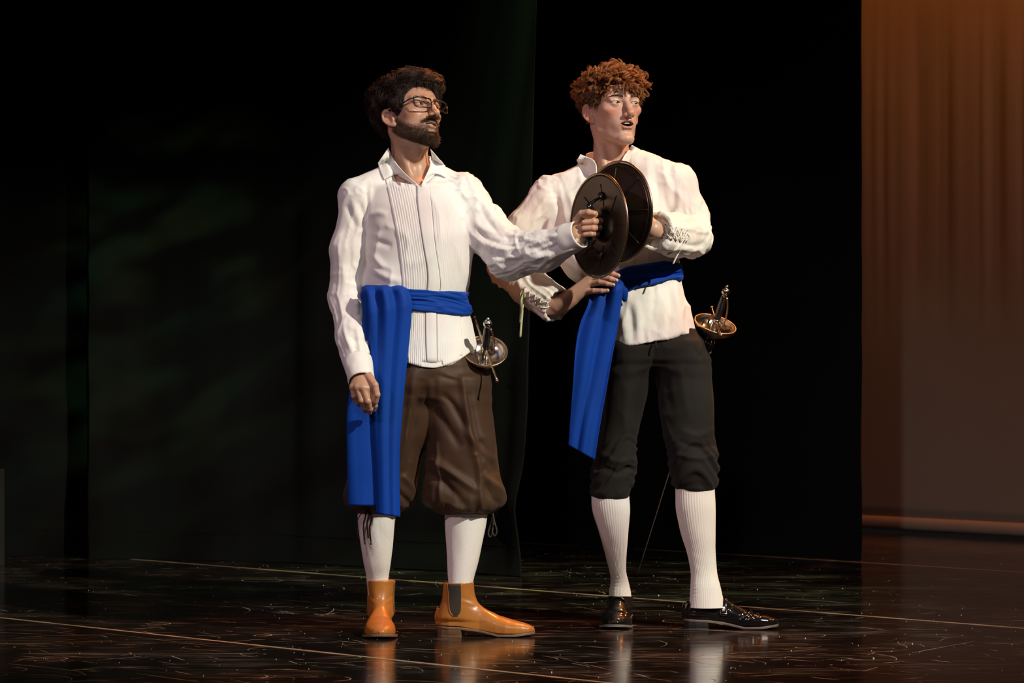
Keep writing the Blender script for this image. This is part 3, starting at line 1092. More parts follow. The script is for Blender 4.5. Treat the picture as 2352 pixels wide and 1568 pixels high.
def build_stage():
    fm = floor_material()
    seam_m = mat('worn_floor_seam', (0.42, 0.27, 0.16), 0.5, var=0.5, vscale=9.0, bump=0.4, bscale=60)
    under = mat('dark_underlay', (0.02, 0.014, 0.01), 0.8, var=0.2)
    base = obj('floor', *box((-14, -10, -0.12), (14, 16, -0.012)), under, smooth=False)
    tag(base, 'dark scuffed glossy stage floor of wide diagonal strips', None, None, 'structure')
    # 2 m wide floor sheets laid diagonally across the view
    d = norm(np.array([-0.703, 0.711, 0]))
    n = np.array([0.711, 0.703, 0])
    c0, wd = -0.887, 2.093
    for i in range(-5, 8):
        a, c = c0 + i * wd + 0.004, c0 + (i + 1) * wd - 0.004
        V = []
        for z in (-0.011, -0.0015, 0.0):
            ins = 0.0 if z < 0 else 0.0015
            for t, e in ((-13, a + ins), (13, a + ins), (13, c - ins), (-13, c - ins)):
                V.append(d * t + n * e + np.array([0, 0, z]))
        V = np.array(V)
        F = [[8, 11, 10, 9]]
        for k in (0, 4):
            for j in range(4):
                F.append([k + j, k + (j + 1) % 4, k + 4 + (j + 1) % 4, k + 4 + j][::-1])
        obj('floor_sheet', V, np.array(F), fm, base, smooth=False)
        # worn joint filler showing between the sheets, ragged edges
        tt = np.linspace(-12, 12, 700)
        rag = np.abs(noise(np.stack([tt * 3, tt * 0 + i, tt * 0], 1), 3)) * 0.5 + np.abs(noise(np.stack([tt * 17, tt * 0 + i, tt * 0], 1), 4)) * 0.5
        wl = 0.0075 + 0.010 * np.clip(rag - 0.25, 0, 1)
        rows = []
        for e, z in ((-1, -0.010), (-0.8, 0.0008), (0.8, 0.0008), (1, -0.010)):
            rows.append(d[None] * tt[:, None] + n[None] * (c + 0.004 + e * wl)[:, None] + np.array([0, 0, z]))
        obj('floor_seam', np.concatenate(rows), grid_faces(700, 4), seam_m, base, smooth=False)

    # scuff marks left on the sheets: thin tapered strokes, straight or curved, and scattered dust
    rng = np.random.default_rng(77)
    tints = [mat('scuff_pale', (0.40, 0.31, 0.23), 0.6, var=0.4, vscale=30), mat('scuff_brown', (0.20, 0.135, 0.09), 0.6, var=0.4, vscale=30)]
    for tint, cnt in ((tints[0], 420), (tints[1], 900)):
        mb = MB()
        for i in range(cnt):
            yy = rng.uniform(-2.2, 4.4)
            hw = (DIST + yy) * 0.21
            p0 = np.array([rng.uniform(-hw, hw), yy])
            ln = rng.uniform(0.03, 0.16) * (3.0 if rng.random() < 0.12 else 1.0)
            an = rng.choice([-0.78, -0.3, 0.2, 0.8, 2.4]) + rng.normal(0, 0.35)
            cv = rng.normal(0, 2.2) if rng.random() < 0.5 else 0.0
            k = np.linspace(0, 1, 9)
            a_ = an + cv * k * ln * 4
            st = np.stack([np.cos(a_), np.sin(a_)], 1) * (ln / 8)
            pth = p0 + np.cumsum(st, 0)
            nrm_ = np.stack([-np.sin(a_), np.cos(a_)], 1)
            wd_ = rng.uniform(0.0007, 0.0024) * np.sin(np.pi * np.clip(k, 0.03, 0.97)) ** 0.6 * (1 + 0.4 * rng.normal(0, 1, 9)).clip(0.3, 2)
            z = 0.0004
            Vs = np.concatenate([np.c_[pth + nrm_ * wd_[:, None], np.full(9, z)], np.c_[pth - nrm_ * wd_[:, None], np.full(9, z)]])
            j = np.arange(8)
            mb.add(Vs, np.stack([j, j + 9, j + 10, j + 1], 1))
        mb.build('scuff_marks', tint, base, smooth=False)['kind'] = 'stuff'
    mb = MB()
    for i in range(520):
        yy = rng.uniform(-2.0, 4.2)
        hw = (DIST + yy) * 0.21
        c = np.array([rng.uniform(-hw, hw), yy, 0.0])
        r = rng.uniform(0.0006, 0.0016) * (1.8 if rng.random() < 0.06 else 1)
        an = np.arange(5) * 2 * np.pi / 5 + rng.uniform(0, 6)
        ring = c + np.c_[np.cos(an) * r, np.sin(an) * r * rng.uniform(0.5, 1), np.full(5, 0.0002)]
        mb.add(np.concatenate([ring, [c + [0, 0, r * 1.2]]]), np.array([[t, (t + 1) % 5, 5] for t in range(5)]))
    mb.build('dust_specks', mat('pale_dust', (0.70, 0.62, 0.52), 0.8, var=0.2), base, smooth=False)['kind'] = 'stuff'

    # black drapes
    black = mat('black_wool_serge', (0.0042, 0.0045, 0.0042), 0.95, bump=0.5, bscale=350, var=0.35, vscale=3.0, sheen=0.03, spec=0.15)

    def drape(name, pts, h, label, seed, amp=0.035, per=0.30, puddle=0.02, hem=True, edge=None):
        path = smooth_path(pts, 420)
        seg = np.concatenate([[0], np.cumsum(np.linalg.norm(np.diff(path, axis=0), axis=1))])
        tn = norm(np.gradient(path, axis=0))
        nn = np.stack([tn[:, 1], -tn[:, 0]], 1)
        nv = 50
        zz = h * (np.linspace(0, 1, nv) ** 1.8)
        rows = []
        for z in zz:
            k = np.stack([seg / per, seg * 0 + z * 0.10, seg * 0 + seed], 1)
            f = amp * (noise(k, seed) + 0.5 * noise(k * [2.3, 2.0, 1], seed + 1)) * (0.65 + 0.35 * min(1, z / 1.2))
            # slack horizontal swags low on the cloth
            f = f + 0.012 * noise(np.stack([seg * 1.6, seg * 0 + z * 7.0, seg * 0], 1), seed + 2) * math.exp(-z * 0.8)
            f = f + puddle * (0.5 + 0.5 * noise(np.stack([seg * 5, seg * 0, seg * 0], 1), seed + 3)) * math.exp(-z / 0.05)
            p = path + nn * f[:, None]
            if edge is not None:
                wgt = np.clip((seg - seg[-1] + 0.35) / 0.35, 0, 1) ** 2
                p = p + tn * (wgt * edge(z))[:, None]
            rows.append(np.concatenate([p, np.full((len(p), 1), z + 0.001)], 1))
        V = np.concatenate(rows)
        o = obj(name, V, grid_faces(420, nv), black)
        md = o.modifiers.new('thickness', 'SOLIDIFY')
        md.thickness = 0.006
        md.offset = 0
        tag(o, label, 'curtain', 'black stage drapes')
        if hem:
            hr = []
            for z in (0.115, 0.125):
                i = np.searchsorted(zz, z)
                f = (z - zz[i - 1]) / (zz[i] - zz[i - 1])
                ln = rows[i - 1] * (1 - f) + rows[i] * f
                hr.append(ln + np.concatenate([nn * 0.0045, np.zeros((len(nn), 1))], 1))
            obj('hem_stitch', np.concatenate(hr), grid_faces(420, 2), black, o)
        return o

    drape('stage_curtain', [(-1.84, 3.40), (-1.3, 3.30), (-0.7, 2.98), (-0.2, 2.55), (0.035, 2.31)], 4.6,
          'black drape hanging right behind the bearded man, its right edge flaring at the floor', 11,
          edge=lambda z: 0.015 + 0.030 * min(z, 2.4) - 0.05 * math.exp(-((z - 0.25) / 0.2) ** 2))
    drape('stage_curtain', [(-5.2, 3.0), (-3.4, 3.38), (-2.5, 3.52), (-1.86, 3.56)], 4.6,
          'black drape at the far left edge of the stage', 23, amp=0.02)
    drape('stage_curtain', [(-0.9, 5.2), (0.0, 4.58), (0.75, 3.95), (1.51, 3.30)], 4.6,
          'black drape behind the red-haired man, ending beside the orange backdrop', 37, amp=0.014, per=0.5)

    # pale gauze backdrop at the right, gathered above, flat below
    gz = mat('cream_gauze', (0.42, 0.36, 0.31), 0.9, bump=0.25, bscale=400, var=0.08, vscale=2.0, spec=0.1)
    a, c = np.array([0.55, 6.95]), np.array([5.4, 1.55])
    nu, nv = 520, 60
    tt = np.linspace(0, 1, nu)
    seg = tt * np.linalg.norm(c - a)
    nn = norm(np.array([c[1] - a[1], -(c[0] - a[0])]))
    rows = []
    zz = np.linspace(0.06, 4.4, nv)
    for z in zz:
        env = np.clip((z - 0.95) / 0.9, 0, 1) * np.clip((2.75 - z) / 0.55, 0.12, 1)
        k = np.stack([seg / 0.085, seg * 0 + z * 0.12, seg * 0], 1)
        f = 0.016 * env * (noise(k, 51) + 0.6 * noise(k * [2.1, 1, 1], 52)) + 0.022 * noise(np.stack([seg * 1.3, seg * 0, seg * 0], 1), 53)
        p = a + (c - a) * tt[:, None] + nn * f[:, None]
        rows.append(np.concatenate([p, np.full((nu, 1), z)], 1))
    bd = obj('backdrop_curtain', np.concatenate(rows), grid_faces(nu, nv), gz)
    md = bd.modifiers.new('thickness', 'SOLIDIFY')
    md.thickness = 0.003
    tag(bd, 'pale gauze backdrop glowing orange behind the black drapes at right', 'curtain')
    hm = mat('cream_hem', (0.62, 0.46, 0.36), 0.85, bump=0.2, bscale=200, var=0.1, spec=0.2)
    base_line = rows[0][:, :2]
    prof = [(-0.004, 0.080), (0.014, 0.076), (0.020, 0.055), (0.019, 0.034), (0.012, 0.018), (-0.006, 0.016)]
    hv = np.concatenate([np.concatenate([base_line + nn * o_, np.full((nu, 1), z)], 1) for o_, z in prof])
    obj('hem', hv, grid_faces(nu, len(prof)), hm, bd)

    # low dark set piece at the far left edge
    flat = mat('black_painted_ply', (0.010, 0.010, 0.009), 0.6, var=0.4, vscale=8, bump=0.2, bscale=80)
    e = empty('scenery_flat', (-2.42, 3.05, 0))
    tag(e, 'low black painted scenery flat at the far left edge of the stage', 'scenery')
    obj('panel', *box((-3.3, 3.04, 0.0), (-2.155, 3.06, 0.40)), flat, e, smooth=False)
    fr = mat('black_timber', (0.022, 0.021, 0.018), 0.5, var=0.3)
    obj('frame_rail', *box((-3.3, 3.015, 0.365), (-2.14, 3.04, 0.405)), fr, e, smooth=False)
    obj('frame_stile', *box((-2.175, 3.015, 0.0), (-2.14, 3.04, 0.365)), fr, e, smooth=False)


# lanterns that wash the gauze backdrop: orange from above, a dim mauve wash from the side
def build_wash():
    d = bpy.data.lights.new('cyc_batten', 'AREA')
    d.shape = 'RECTANGLE'
    d.size, d.size_y = 4.0, 0.25
    d.energy = 26
    d.color = (1.0, 0.27, 0.03)
    o = bpy.data.objects.new('cyc_batten', d)
    COL.objects.link(o)
    o.location = (2.2, 3.9, 4.3)
    o.rotation_euler = (Vector((2.75, 4.5, 2.2)) - Vector(o.location)).to_track_quat('-Z', 'Y').to_euler()
    spot('wash_lantern', (3.9, -1.5, 3.6), (2.7, 4.6, 0.4), 110, (1.0, 0.60, 0.55), 55, 1.0, 0.1)


build_stage()
build_wash()
# ------------------------------------------------------------------ shared materials
MT = dict(
    skin=mat('skin', (1, 1, 1), 0.42, attr=True, sss=0.12, bump=0.12, bscale=520, spec=0.5),
    eye_white=mat('eye_white', (0.52, 0.48, 0.45), 0.12, coat=1.0, var=0.05),
    iris=mat('iris', (0.055, 0.032, 0.016), 0.1, coat=1.0, var=0.3, vscale=900),
    pupil=mat('pupil', (0.003, 0.003, 0.003), 0.05, coat=1.0),
    teeth=mat('teeth', (0.80, 0.74, 0.62), 0.2, coat=0.5),
    hair_dark=mat('dark_brown_hair', (0.020, 0.0105, 0.0065), 0.42, var=0.5, vscale=60),
    hair_cap_dark=mat('dark_brown_hair_mass', (0.012, 0.0065, 0.004), 0.9, spec=0.1, bump=1.0, bscale=160, var=0.4),
    beard=mat('dark_beard', (0.055, 0.027, 0.012), 0.5, var=0.5, vscale=60),
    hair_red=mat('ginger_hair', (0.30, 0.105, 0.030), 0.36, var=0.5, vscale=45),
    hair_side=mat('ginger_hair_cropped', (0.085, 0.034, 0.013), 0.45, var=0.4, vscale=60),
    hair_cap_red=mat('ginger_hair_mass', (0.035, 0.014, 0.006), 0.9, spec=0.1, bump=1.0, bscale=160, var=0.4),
    brow=mat('brown_brow', (0.058, 0.029, 0.014), 0.5, var=0.3),
    cotton=mat('white_cotton', (0.80, 0.79, 0.76), 0.8, bump=0.12, bscale=420, sheen=0.08, spec=0.25, var=0.04, vscale=12),
    linen=mat('cream_crinkled_linen', (0.80, 0.76, 0.71), 0.85, bump=0.28, bscale=230, sheen=0.06, spec=0.2, var=0.04, vscale=14, aniso=(1.6, 1.6, 0.5)),
    blue=mat('royal_blue_crepe', (0.0005, 0.044, 0.31), 0.7, bump=0.25, bscale=500, spec=0.2, var=0.10, vscale=7),
    brown=mat('brown_satin', (0.046, 0.0215, 0.0090), 0.62, bump=0.10, bscale=800, sheen=0.05, spec=0.32, var=0.25, vscale=10),
    charcoal=mat('charcoal_jersey', (0.015, 0.0138, 0.0118), 0.85, bump=0.4, bscale=420, sheen=0.03, spec=0.2, var=0.15, vscale=9),
    sock=mat('white_knit', (0.82, 0.77, 0.72), 0.85, bump=0.5, bscale=600, sheen=0.08, spec=0.2, var=0.04),
    tan=mat('tan_leather', (0.42, 0.155, 0.030), 0.36, bump=0.10, bscale=180, coat=0.2, var=0.28, vscale=16),
    elastic=mat('dark_elastic', (0.030, 0.021, 0.016), 0.8, bump=0.6, bscale=300, aniso=(3, 3, 0.3), var=0.2),
    sole=mat('leather_sole', (0.20, 0.125, 0.075), 0.5, var=0.2, vscale=30),
    heel=mat('stacked_heel', (0.13, 0.065, 0.030), 0.4, var=0.3, vscale=40),
    black_leather=mat('black_polished_leather', (0.007, 0.006, 0.006), 0.16, coat=0.7, bump=0.10, bscale=120, var=0.3),
    black_sole=mat('black_rubber_sole', (0.012, 0.011, 0.010), 0.5, var=0.2),
    welt=mat('grey_welt', (0.16, 0.13, 0.10), 0.5, var=0.2),
    steel=mat('worn_steel', (0.55, 0.50, 0.43), 0.20, metal=1.0, bump=0.15, bscale=90, var=0.15, vscale=20),
    gilt=mat('gilt_steel', (0.62, 0.44, 0.30), 0.28, metal=1.0, bump=0.5, bscale=300, var=0.2, vscale=40),
    bronze=mat('dark_bronze', (0.066, 0.050, 0.038), 0.38, metal=0.85, bump=0.25, bscale=70, var=0.35, vscale=14),
    bronze_edge=mat('rubbed_bronze_rim', (0.34, 0.25, 0.17), 0.30, metal=1.0, var=0.3, vscale=30),
    grip=mat('black_wire_grip', (0.008, 0.008, 0.009), 0.22, bump=0.4, bscale=300, var=0.2, coat=0.3),
    black_metal=mat('black_plastic_frame', (0.008, 0.008, 0.009), 0.22, coat=0.4, var=0.1),
    cord_white=mat('white_cord', (0.78, 0.72, 0.66), 0.8, bump=0.4, bscale=700, var=0.08),
    cord_green=mat('pale_green_cord', (0.56, 0.58, 0.34), 0.8, bump=0.4, bscale=700, var=0.10),
    cord_brown=mat('brown_cord', (0.035, 0.021, 0.013), 0.7, bump=0.4, bscale=700, var=0.15),
    eyelet=mat('dark_eyelet', (0.03, 0.025, 0.02), 0.4, metal=0.6, var=0.1),
    button=mat('pearl_button', (0.74, 0.68, 0.62), 0.25, var=0.1),
    blade=mat('blade_steel', (0.70, 0.68, 0.64), 0.42, metal=0.8, var=0.1),
)


def glass_material():
    m = bpy.data.materials.new('spectacle_glass')
    m.use_nodes = True
    nt = m.node_tree
    nt.nodes.remove(nt.nodes['Principled BSDF'])
    out = nt.nodes['Material Output']
    tr = nt.nodes.new('ShaderNodeBsdfTransparent')
    tr.inputs[0].default_value = (0.90, 0.88, 0.86, 1)
    gl = nt.nodes.new('ShaderNodeBsdfGlossy')
    gl.inputs['Roughness'].default_value = 0.03
    gl.inputs['Color'].default_value = (0.6, 0.6, 0.6, 1)
    mx = nt.nodes.new('ShaderNodeMixShader')
    mx.inputs[0].default_value = 0.035
    nt.links.new(tr.outputs[0], mx.inputs[1])
    nt.links.new(gl.outputs[0], mx.inputs[2])
    nt.links.new(mx.outputs[0], out.inputs[0])
    return m


MT['glass'] = glass_material()


def axis_coords(V, pts):
    """arc length along a polyline and the offset from it"""
    best = np.full(len(V), 1e9)
    s = np.zeros(len(V))
    rel = np.zeros_like(V)
    at = 0.0
    for a, b in zip(pts[:-1], pts[1:]):
        a, b = np.asarray(a), np.asarray(b)
        ln = np.linalg.norm(b - a)
        d, t = seg_dist(V, a, b)
        u = d < best
        best[u] = d[u]
        s[u] = at + t[u] * ln
        rel[u] = V[u] - (a + t[u][:, None] * (b - a))
        at += ln
    return s, rel, best


def sleeve_wrinkles(V, pts, seed, bends=(), ring=0.006, lng=0.004, rw=0.07, near=0.13):
    s, rel, dist = axis_coords(V, pts)
    u = norm(rel)
    m = np.clip((near - dist) / 0.03, 0, 1)
    d = lng * noise(np.concatenate([(s * 6)[:, None], u * 1.9], 1)[:, :3] + 3, seed) + 0.7 * lng * (np.clip(ridged(np.stack([s * 9 + u[:, 0], u[:, 0] * 3.2 + u[:, 1] * 2.2, u[:, 2] * 3.2], 1), seed + 1), 0, 1) ** 2 * 2 - 0.5)
    for sb in bends:
        e = np.exp(-((s - sb) / rw) ** 2)
        k = np.stack([s * 34 + u[:, 2] * 1.2, u[:, 0] * 1.6 + u[:, 1] * 1.3, u[:, 2] * 1.5], 1)
        d = d + ring * e * (np.abs(ridged(k, seed + 2)) ** 1.6 * np.sign(ridged(k, seed + 2)) * 0.9 + 0.3 * noise(k * 1.9, seed + 3))
    return d * m


def bvh_of(V, F):
    return BVHTree.FromPolygons([tuple(v) for v in V], [tuple(f) for f in F])


def hit_front(bv, px, py, y0=-1.5):
    """first surface met by the line of sight through (px, py)"""
    o = Vector((0, -DIST, CAMH))
    t = Vector(P(px, py, 0.0)) - o
    d = t.normalized()
    h = bv.ray_cast(o, d)
    return (None, None) if h[0] is None else (np.array(h[0]), np.array(h[1]))


def drape_patch(bv, grid_px, off, fallback_y):
    """grid (nv,nu,2) of frame pixels laid on a surface, lifted by off (nv,nu)"""
    nv, nu, _ = grid_px.shape
    Pn = np.zeros((nv, nu, 3))
    ok = np.zeros((nv, nu), bool)
    for v in range(nv):
        for u in range(nu):
            p, n = hit_front(bv, *grid_px[v, u])
            if p is not None:
                Pn[v, u] = p
                ok[v, u] = True
    ymean = np.where(ok, Pn[..., 1], np.nan)
    for v in range(nv):
        for u in range(nu):
            if not ok[v, u]:
                near = np.nanmean(ymean[max(0, v - 2):v + 3, max(0, u - 2):u + 3]) if np.isfinite(ymean[max(0, v - 2):v + 3, max(0, u - 2):u + 3]).any() else fallback_y
                Pn[v, u] = P(*grid_px[v, u], near)
    y = Pn[..., 1]
    for _ in range(2):
        yp = np.pad(y, 1, mode='edge')
        y = (yp[:-2, 1:-1] + yp[2:, 1:-1] + yp[1:-1, :-2] + yp[1:-1, 2:] + 2 * y) / 6
    y = y - off
    for v in range(nv):
        for u in range(nu):
            Pn[v, u] = P(*grid_px[v, u], y[v, u])
    return Pn


def sheet(name, G, m, parent, thick=0.0025):
    nv, nu, _ = G.shape
    o = obj(name, G.reshape(-1, 3), grid_faces(nu, nv)[:, ::-1], m, parent)
    md = o.modifiers.new('thickness', 'SOLIDIFY')
    md.thickness = thick
    md.offset = 0.0
    return o


def edge_grid(left, right, nu, nv):
    """grid of pixels between two edge polylines (top to bottom)"""
    l, r = smooth_path(left, nv), smooth_path(right, nv)
    t = np.linspace(0, 1, nu)[None, :, None]
    return l[:, None] * (1 - t) + r[:, None] * t


# ------------------------------------------------------------------ body of one continuous skin
def union_mesh(parts):
    """boolean union of closed meshes -> (V, tris)"""
    objs = []
    for i, (V, F) in enumerate(parts):
        me = raw_mesh('tmp', V, [F])
        o = bpy.data.objects.new('tmp', me)
        COL.objects.link(o)
        objs.append(o)
    base = objs[0]
    for o in objs[1:]:
        md = base.modifiers.new('u', 'BOOLEAN')
        md.operation = 'UNION'
        md.solver = 'MANIFOLD'
        md.object = o
    dg = bpy.context.evaluated_depsgraph_get()
    ev = base.evaluated_get(dg)
    me = ev.to_mesh()
    n = len(me.vertices)
    V = np.zeros(n * 3, np.float32)
    me.vertices.foreach_get('co', V)
    me.calc_loop_triangles()
    T = np.zeros(len(me.loop_triangles) * 3, np.int32)
    me.loop_triangles.foreach_get('vertices', T)
    V, T = V.reshape(-1, 3).astype(float), T.reshape(-1, 3)
    ev.to_mesh_clear()
    for o in objs:
        d = o.data
        bpy.data.objects.remove(o, do_unlink=True)
        bpy.data.meshes.remove(d)
    return V, T


def hand_sdf(spec):
    """spec: dict wrist, wr, palm [(a,b,ra,rb)...], fingers [[points],[radii]]"""
    def f(p):
        d = None
        for a, b, ra, rb in spec['palm']:
            e = cone(p, a, b, ra, rb)
            d = e if d is None else smin(d, e, 0.012)
        for pts, rad in spec['fingers']:
            e = chain(p, pts, rad, 0.002)
            for j, r in zip(pts[1:-1], rad[1:-1]):
                e = smin(e, sph(p, j, r * 1.01), 0.002)
            d = smin(d, e, 0.0035)
        return d
    return f


def spec_bounds(spec, pad=0.02):
    pts = [np.asarray(x) for a in spec['palm'] for x in a[:2]] + [np.asarray(q) for f in spec['fingers'] for q in f[0]]
    pts = np.array(pts)
    return pts.min(0) - pad - 0.015, pts.max(0) + pad + 0.015


def nails(spec, idx, nrm, m, parent):
    for i in idx:
        pts, rad = spec['fingers'][i]
        a, b = np.asarray(pts[-2]), np.asarray(pts[-1])
        d = norm(b - a)
        n = norm(np.asarray(nrm) - d * (np.asarray(nrm) @ d))
        s = np.cross(d, n)
        r = rad[-1]
        u = np.linspace(-0.75, 0.75, 7)
        v = np.linspace(-0.2, 1.15, 7)
        U, W = np.meshgrid(u, v)
        w_ = np.sqrt(np.clip(1 - (np.clip(W - 0.5, 0, 1) / 0.75) ** 2, 0.1, 1))
        G = b[None, None] + (W * r * 0.75)[..., None] * d + (np.sin(U * w_) * r * 0.95)[..., None] * s + (np.cos(U * w_) * r * (1.06 - 0.22 * np.clip(W, 0, 2) ** 2))[..., None] * n
        sheet('fingernail', G, m, parent, 0.0006)


# ------------------------------------------------------------------ feet
def foot_frame(heel, yaw):
    """heel: ground point under the back of the heel; yaw: where the toe points (0 = at the audience, + = to image right)"""
    a = math.radians(yaw)
    f = np.array([math.sin(a), -math.cos(a), 0])
    l = np.array([math.cos(a), math.sin(a), 0])
    heel = np.asarray(heel, float)
    fw = lambda q: heel + q[..., :1] * f + q[..., 1:2] * l + q[..., 2:3] * np.array([0, 0, 1.0])
    inv = lambda p: np.stack([(p - heel) @ f, (p - heel) @ l, p[:, 2] - heel[2]], 1)
    return fw, inv


def sole_width(f, L, side):
    """half width left/right of the foot's axis along its length (side +1/-1 = which way the toe box leans)"""
    t = f / L
    w_ = np.interp(t, [0, 0.02, 0.06, 0.14, 0.28, 0.45, 0.62, 0.72, 0.82, 0.90, 0.96, 0.99, 1.0], [0.004, 0.018, 0.030, 0.037, 0.035, 0.034, 0.047, 0.051, 0.048, 0.039, 0.027, 0.014, 0.002])
    c = np.interp(t, [0, 0.3, 0.6, 1.0], [0, 0.0, 0.004, 0.001]) * side
    return w_, c


def sole_mesh(fw, L, side, z0f, thick, f0=0.0, f1=1.0, grow=0.0, cut=False):
    n = 60
    t = np.linspace(f0, f1, n)
    f = t * L
    w_, c = sole_width(f, L, side)
    w_ = w_ + grow
    rows = []
    for z, g in ((0.0, -0.001), (0.15, 0.0), (0.85, 0.0), (1.0, -0.001)):
        zz = z0f(t) + z * (thick(t) if callable(thick) else thick)
        left = np.stack([f, c - w_ - g, zz], 1)
        right = np.stack([f, c + w_ + g, zz], 1)[::-1]
        rows.append(np.concatenate([left, right]))
    V = np.concatenate(rows)
    N2 = 2 * n
    F = list(grid_faces(N2, 4, True))
    i = np.arange(n - 1)
    bot = np.stack([i, N2 - 1 - i, N2 - 2 - i, i + 1], 1)
    top = np.stack([3 * N2 + i, 3 * N2 + i + 1, 3 * N2 + N2 - 2 - i, 3 * N2 + N2 - 1 - i], 1)
    return fw(V), np.concatenate([np.array(F), bot[:, ::-1], top[:, ::-1]])


def shoe_sdf(inv, L, side, height, slope, shaft, zsole=0.024):
    tops = np.array([[-0.01, 0.0, 0.02, 0.05, 0.11, 0.135, 0.16, 0.19, 0.23, 0.265, 0.288, 0.301, 0.31], [0.030, 0.036, 0.070, 0.088, 0.100, 0.091, 0.077, 0.063, 0.050, 0.043, 0.035, 0.024, 0.022]])
    tops[1] = np.convolve(np.pad(tops[1], 1, mode='edge'), [0.15, 0.7, 0.15], 'valid')

    def f(p):
        q = inv(p)
        k = L / 0.30
        x, y, z = q[:, 0] / k, q[:, 1], q[:, 2]
        cl = np.interp(x, [0, 0.1, 0.19, 0.30], [0, 0, 0.0035, 0.001]) * side
        qq = np.stack([x, y - cl, z], 1)
        w0, c0 = sole_width(np.clip(x, 0.0, 0.2999), 0.30, side)
        T = np.interp(x, tops[0], tops[1])
        zb = 0.016
        q1 = np.abs((y - c0) / np.maximum(w0 - 0.001, 0.001))
        q2 = np.abs((z - zb) / (T - zb))
        v = ((q1 ** 2.4 + q2 ** 2.4) ** (1 / 2.4) - 1) * np.minimum(np.maximum(w0, 0.004), T - zb)
        v = np.maximum(v, np.maximum(-0.002 - x, x - 0.301))
        if shaft is not None:
            v = smin(v, zloft(qq, shaft), 0.035)
        # keep inside the sole's outline, flatten below
        w_, c = sole_width(np.clip(x, 0.0, 0.2999), 0.30, side)
        v = smax(v, (np.abs(y - c) - w_ + 0.0015 - np.clip(z - 0.045, 0, 1) * 0.8) * 0.9, 0.006)
        zs = np.interp(x / 0.30, [0, 0.25, 0.42, 0.65, 0.85, 1.0], [zsole + 0.008, zsole + 0.006, zsole - 0.004, 0.010, 0.010, 0.016])
        v = smax(v, zs - z, 0.003)
        v = smax(v, z - (height + slope * (x - 0.06)), 0.003)
        return v
    return f


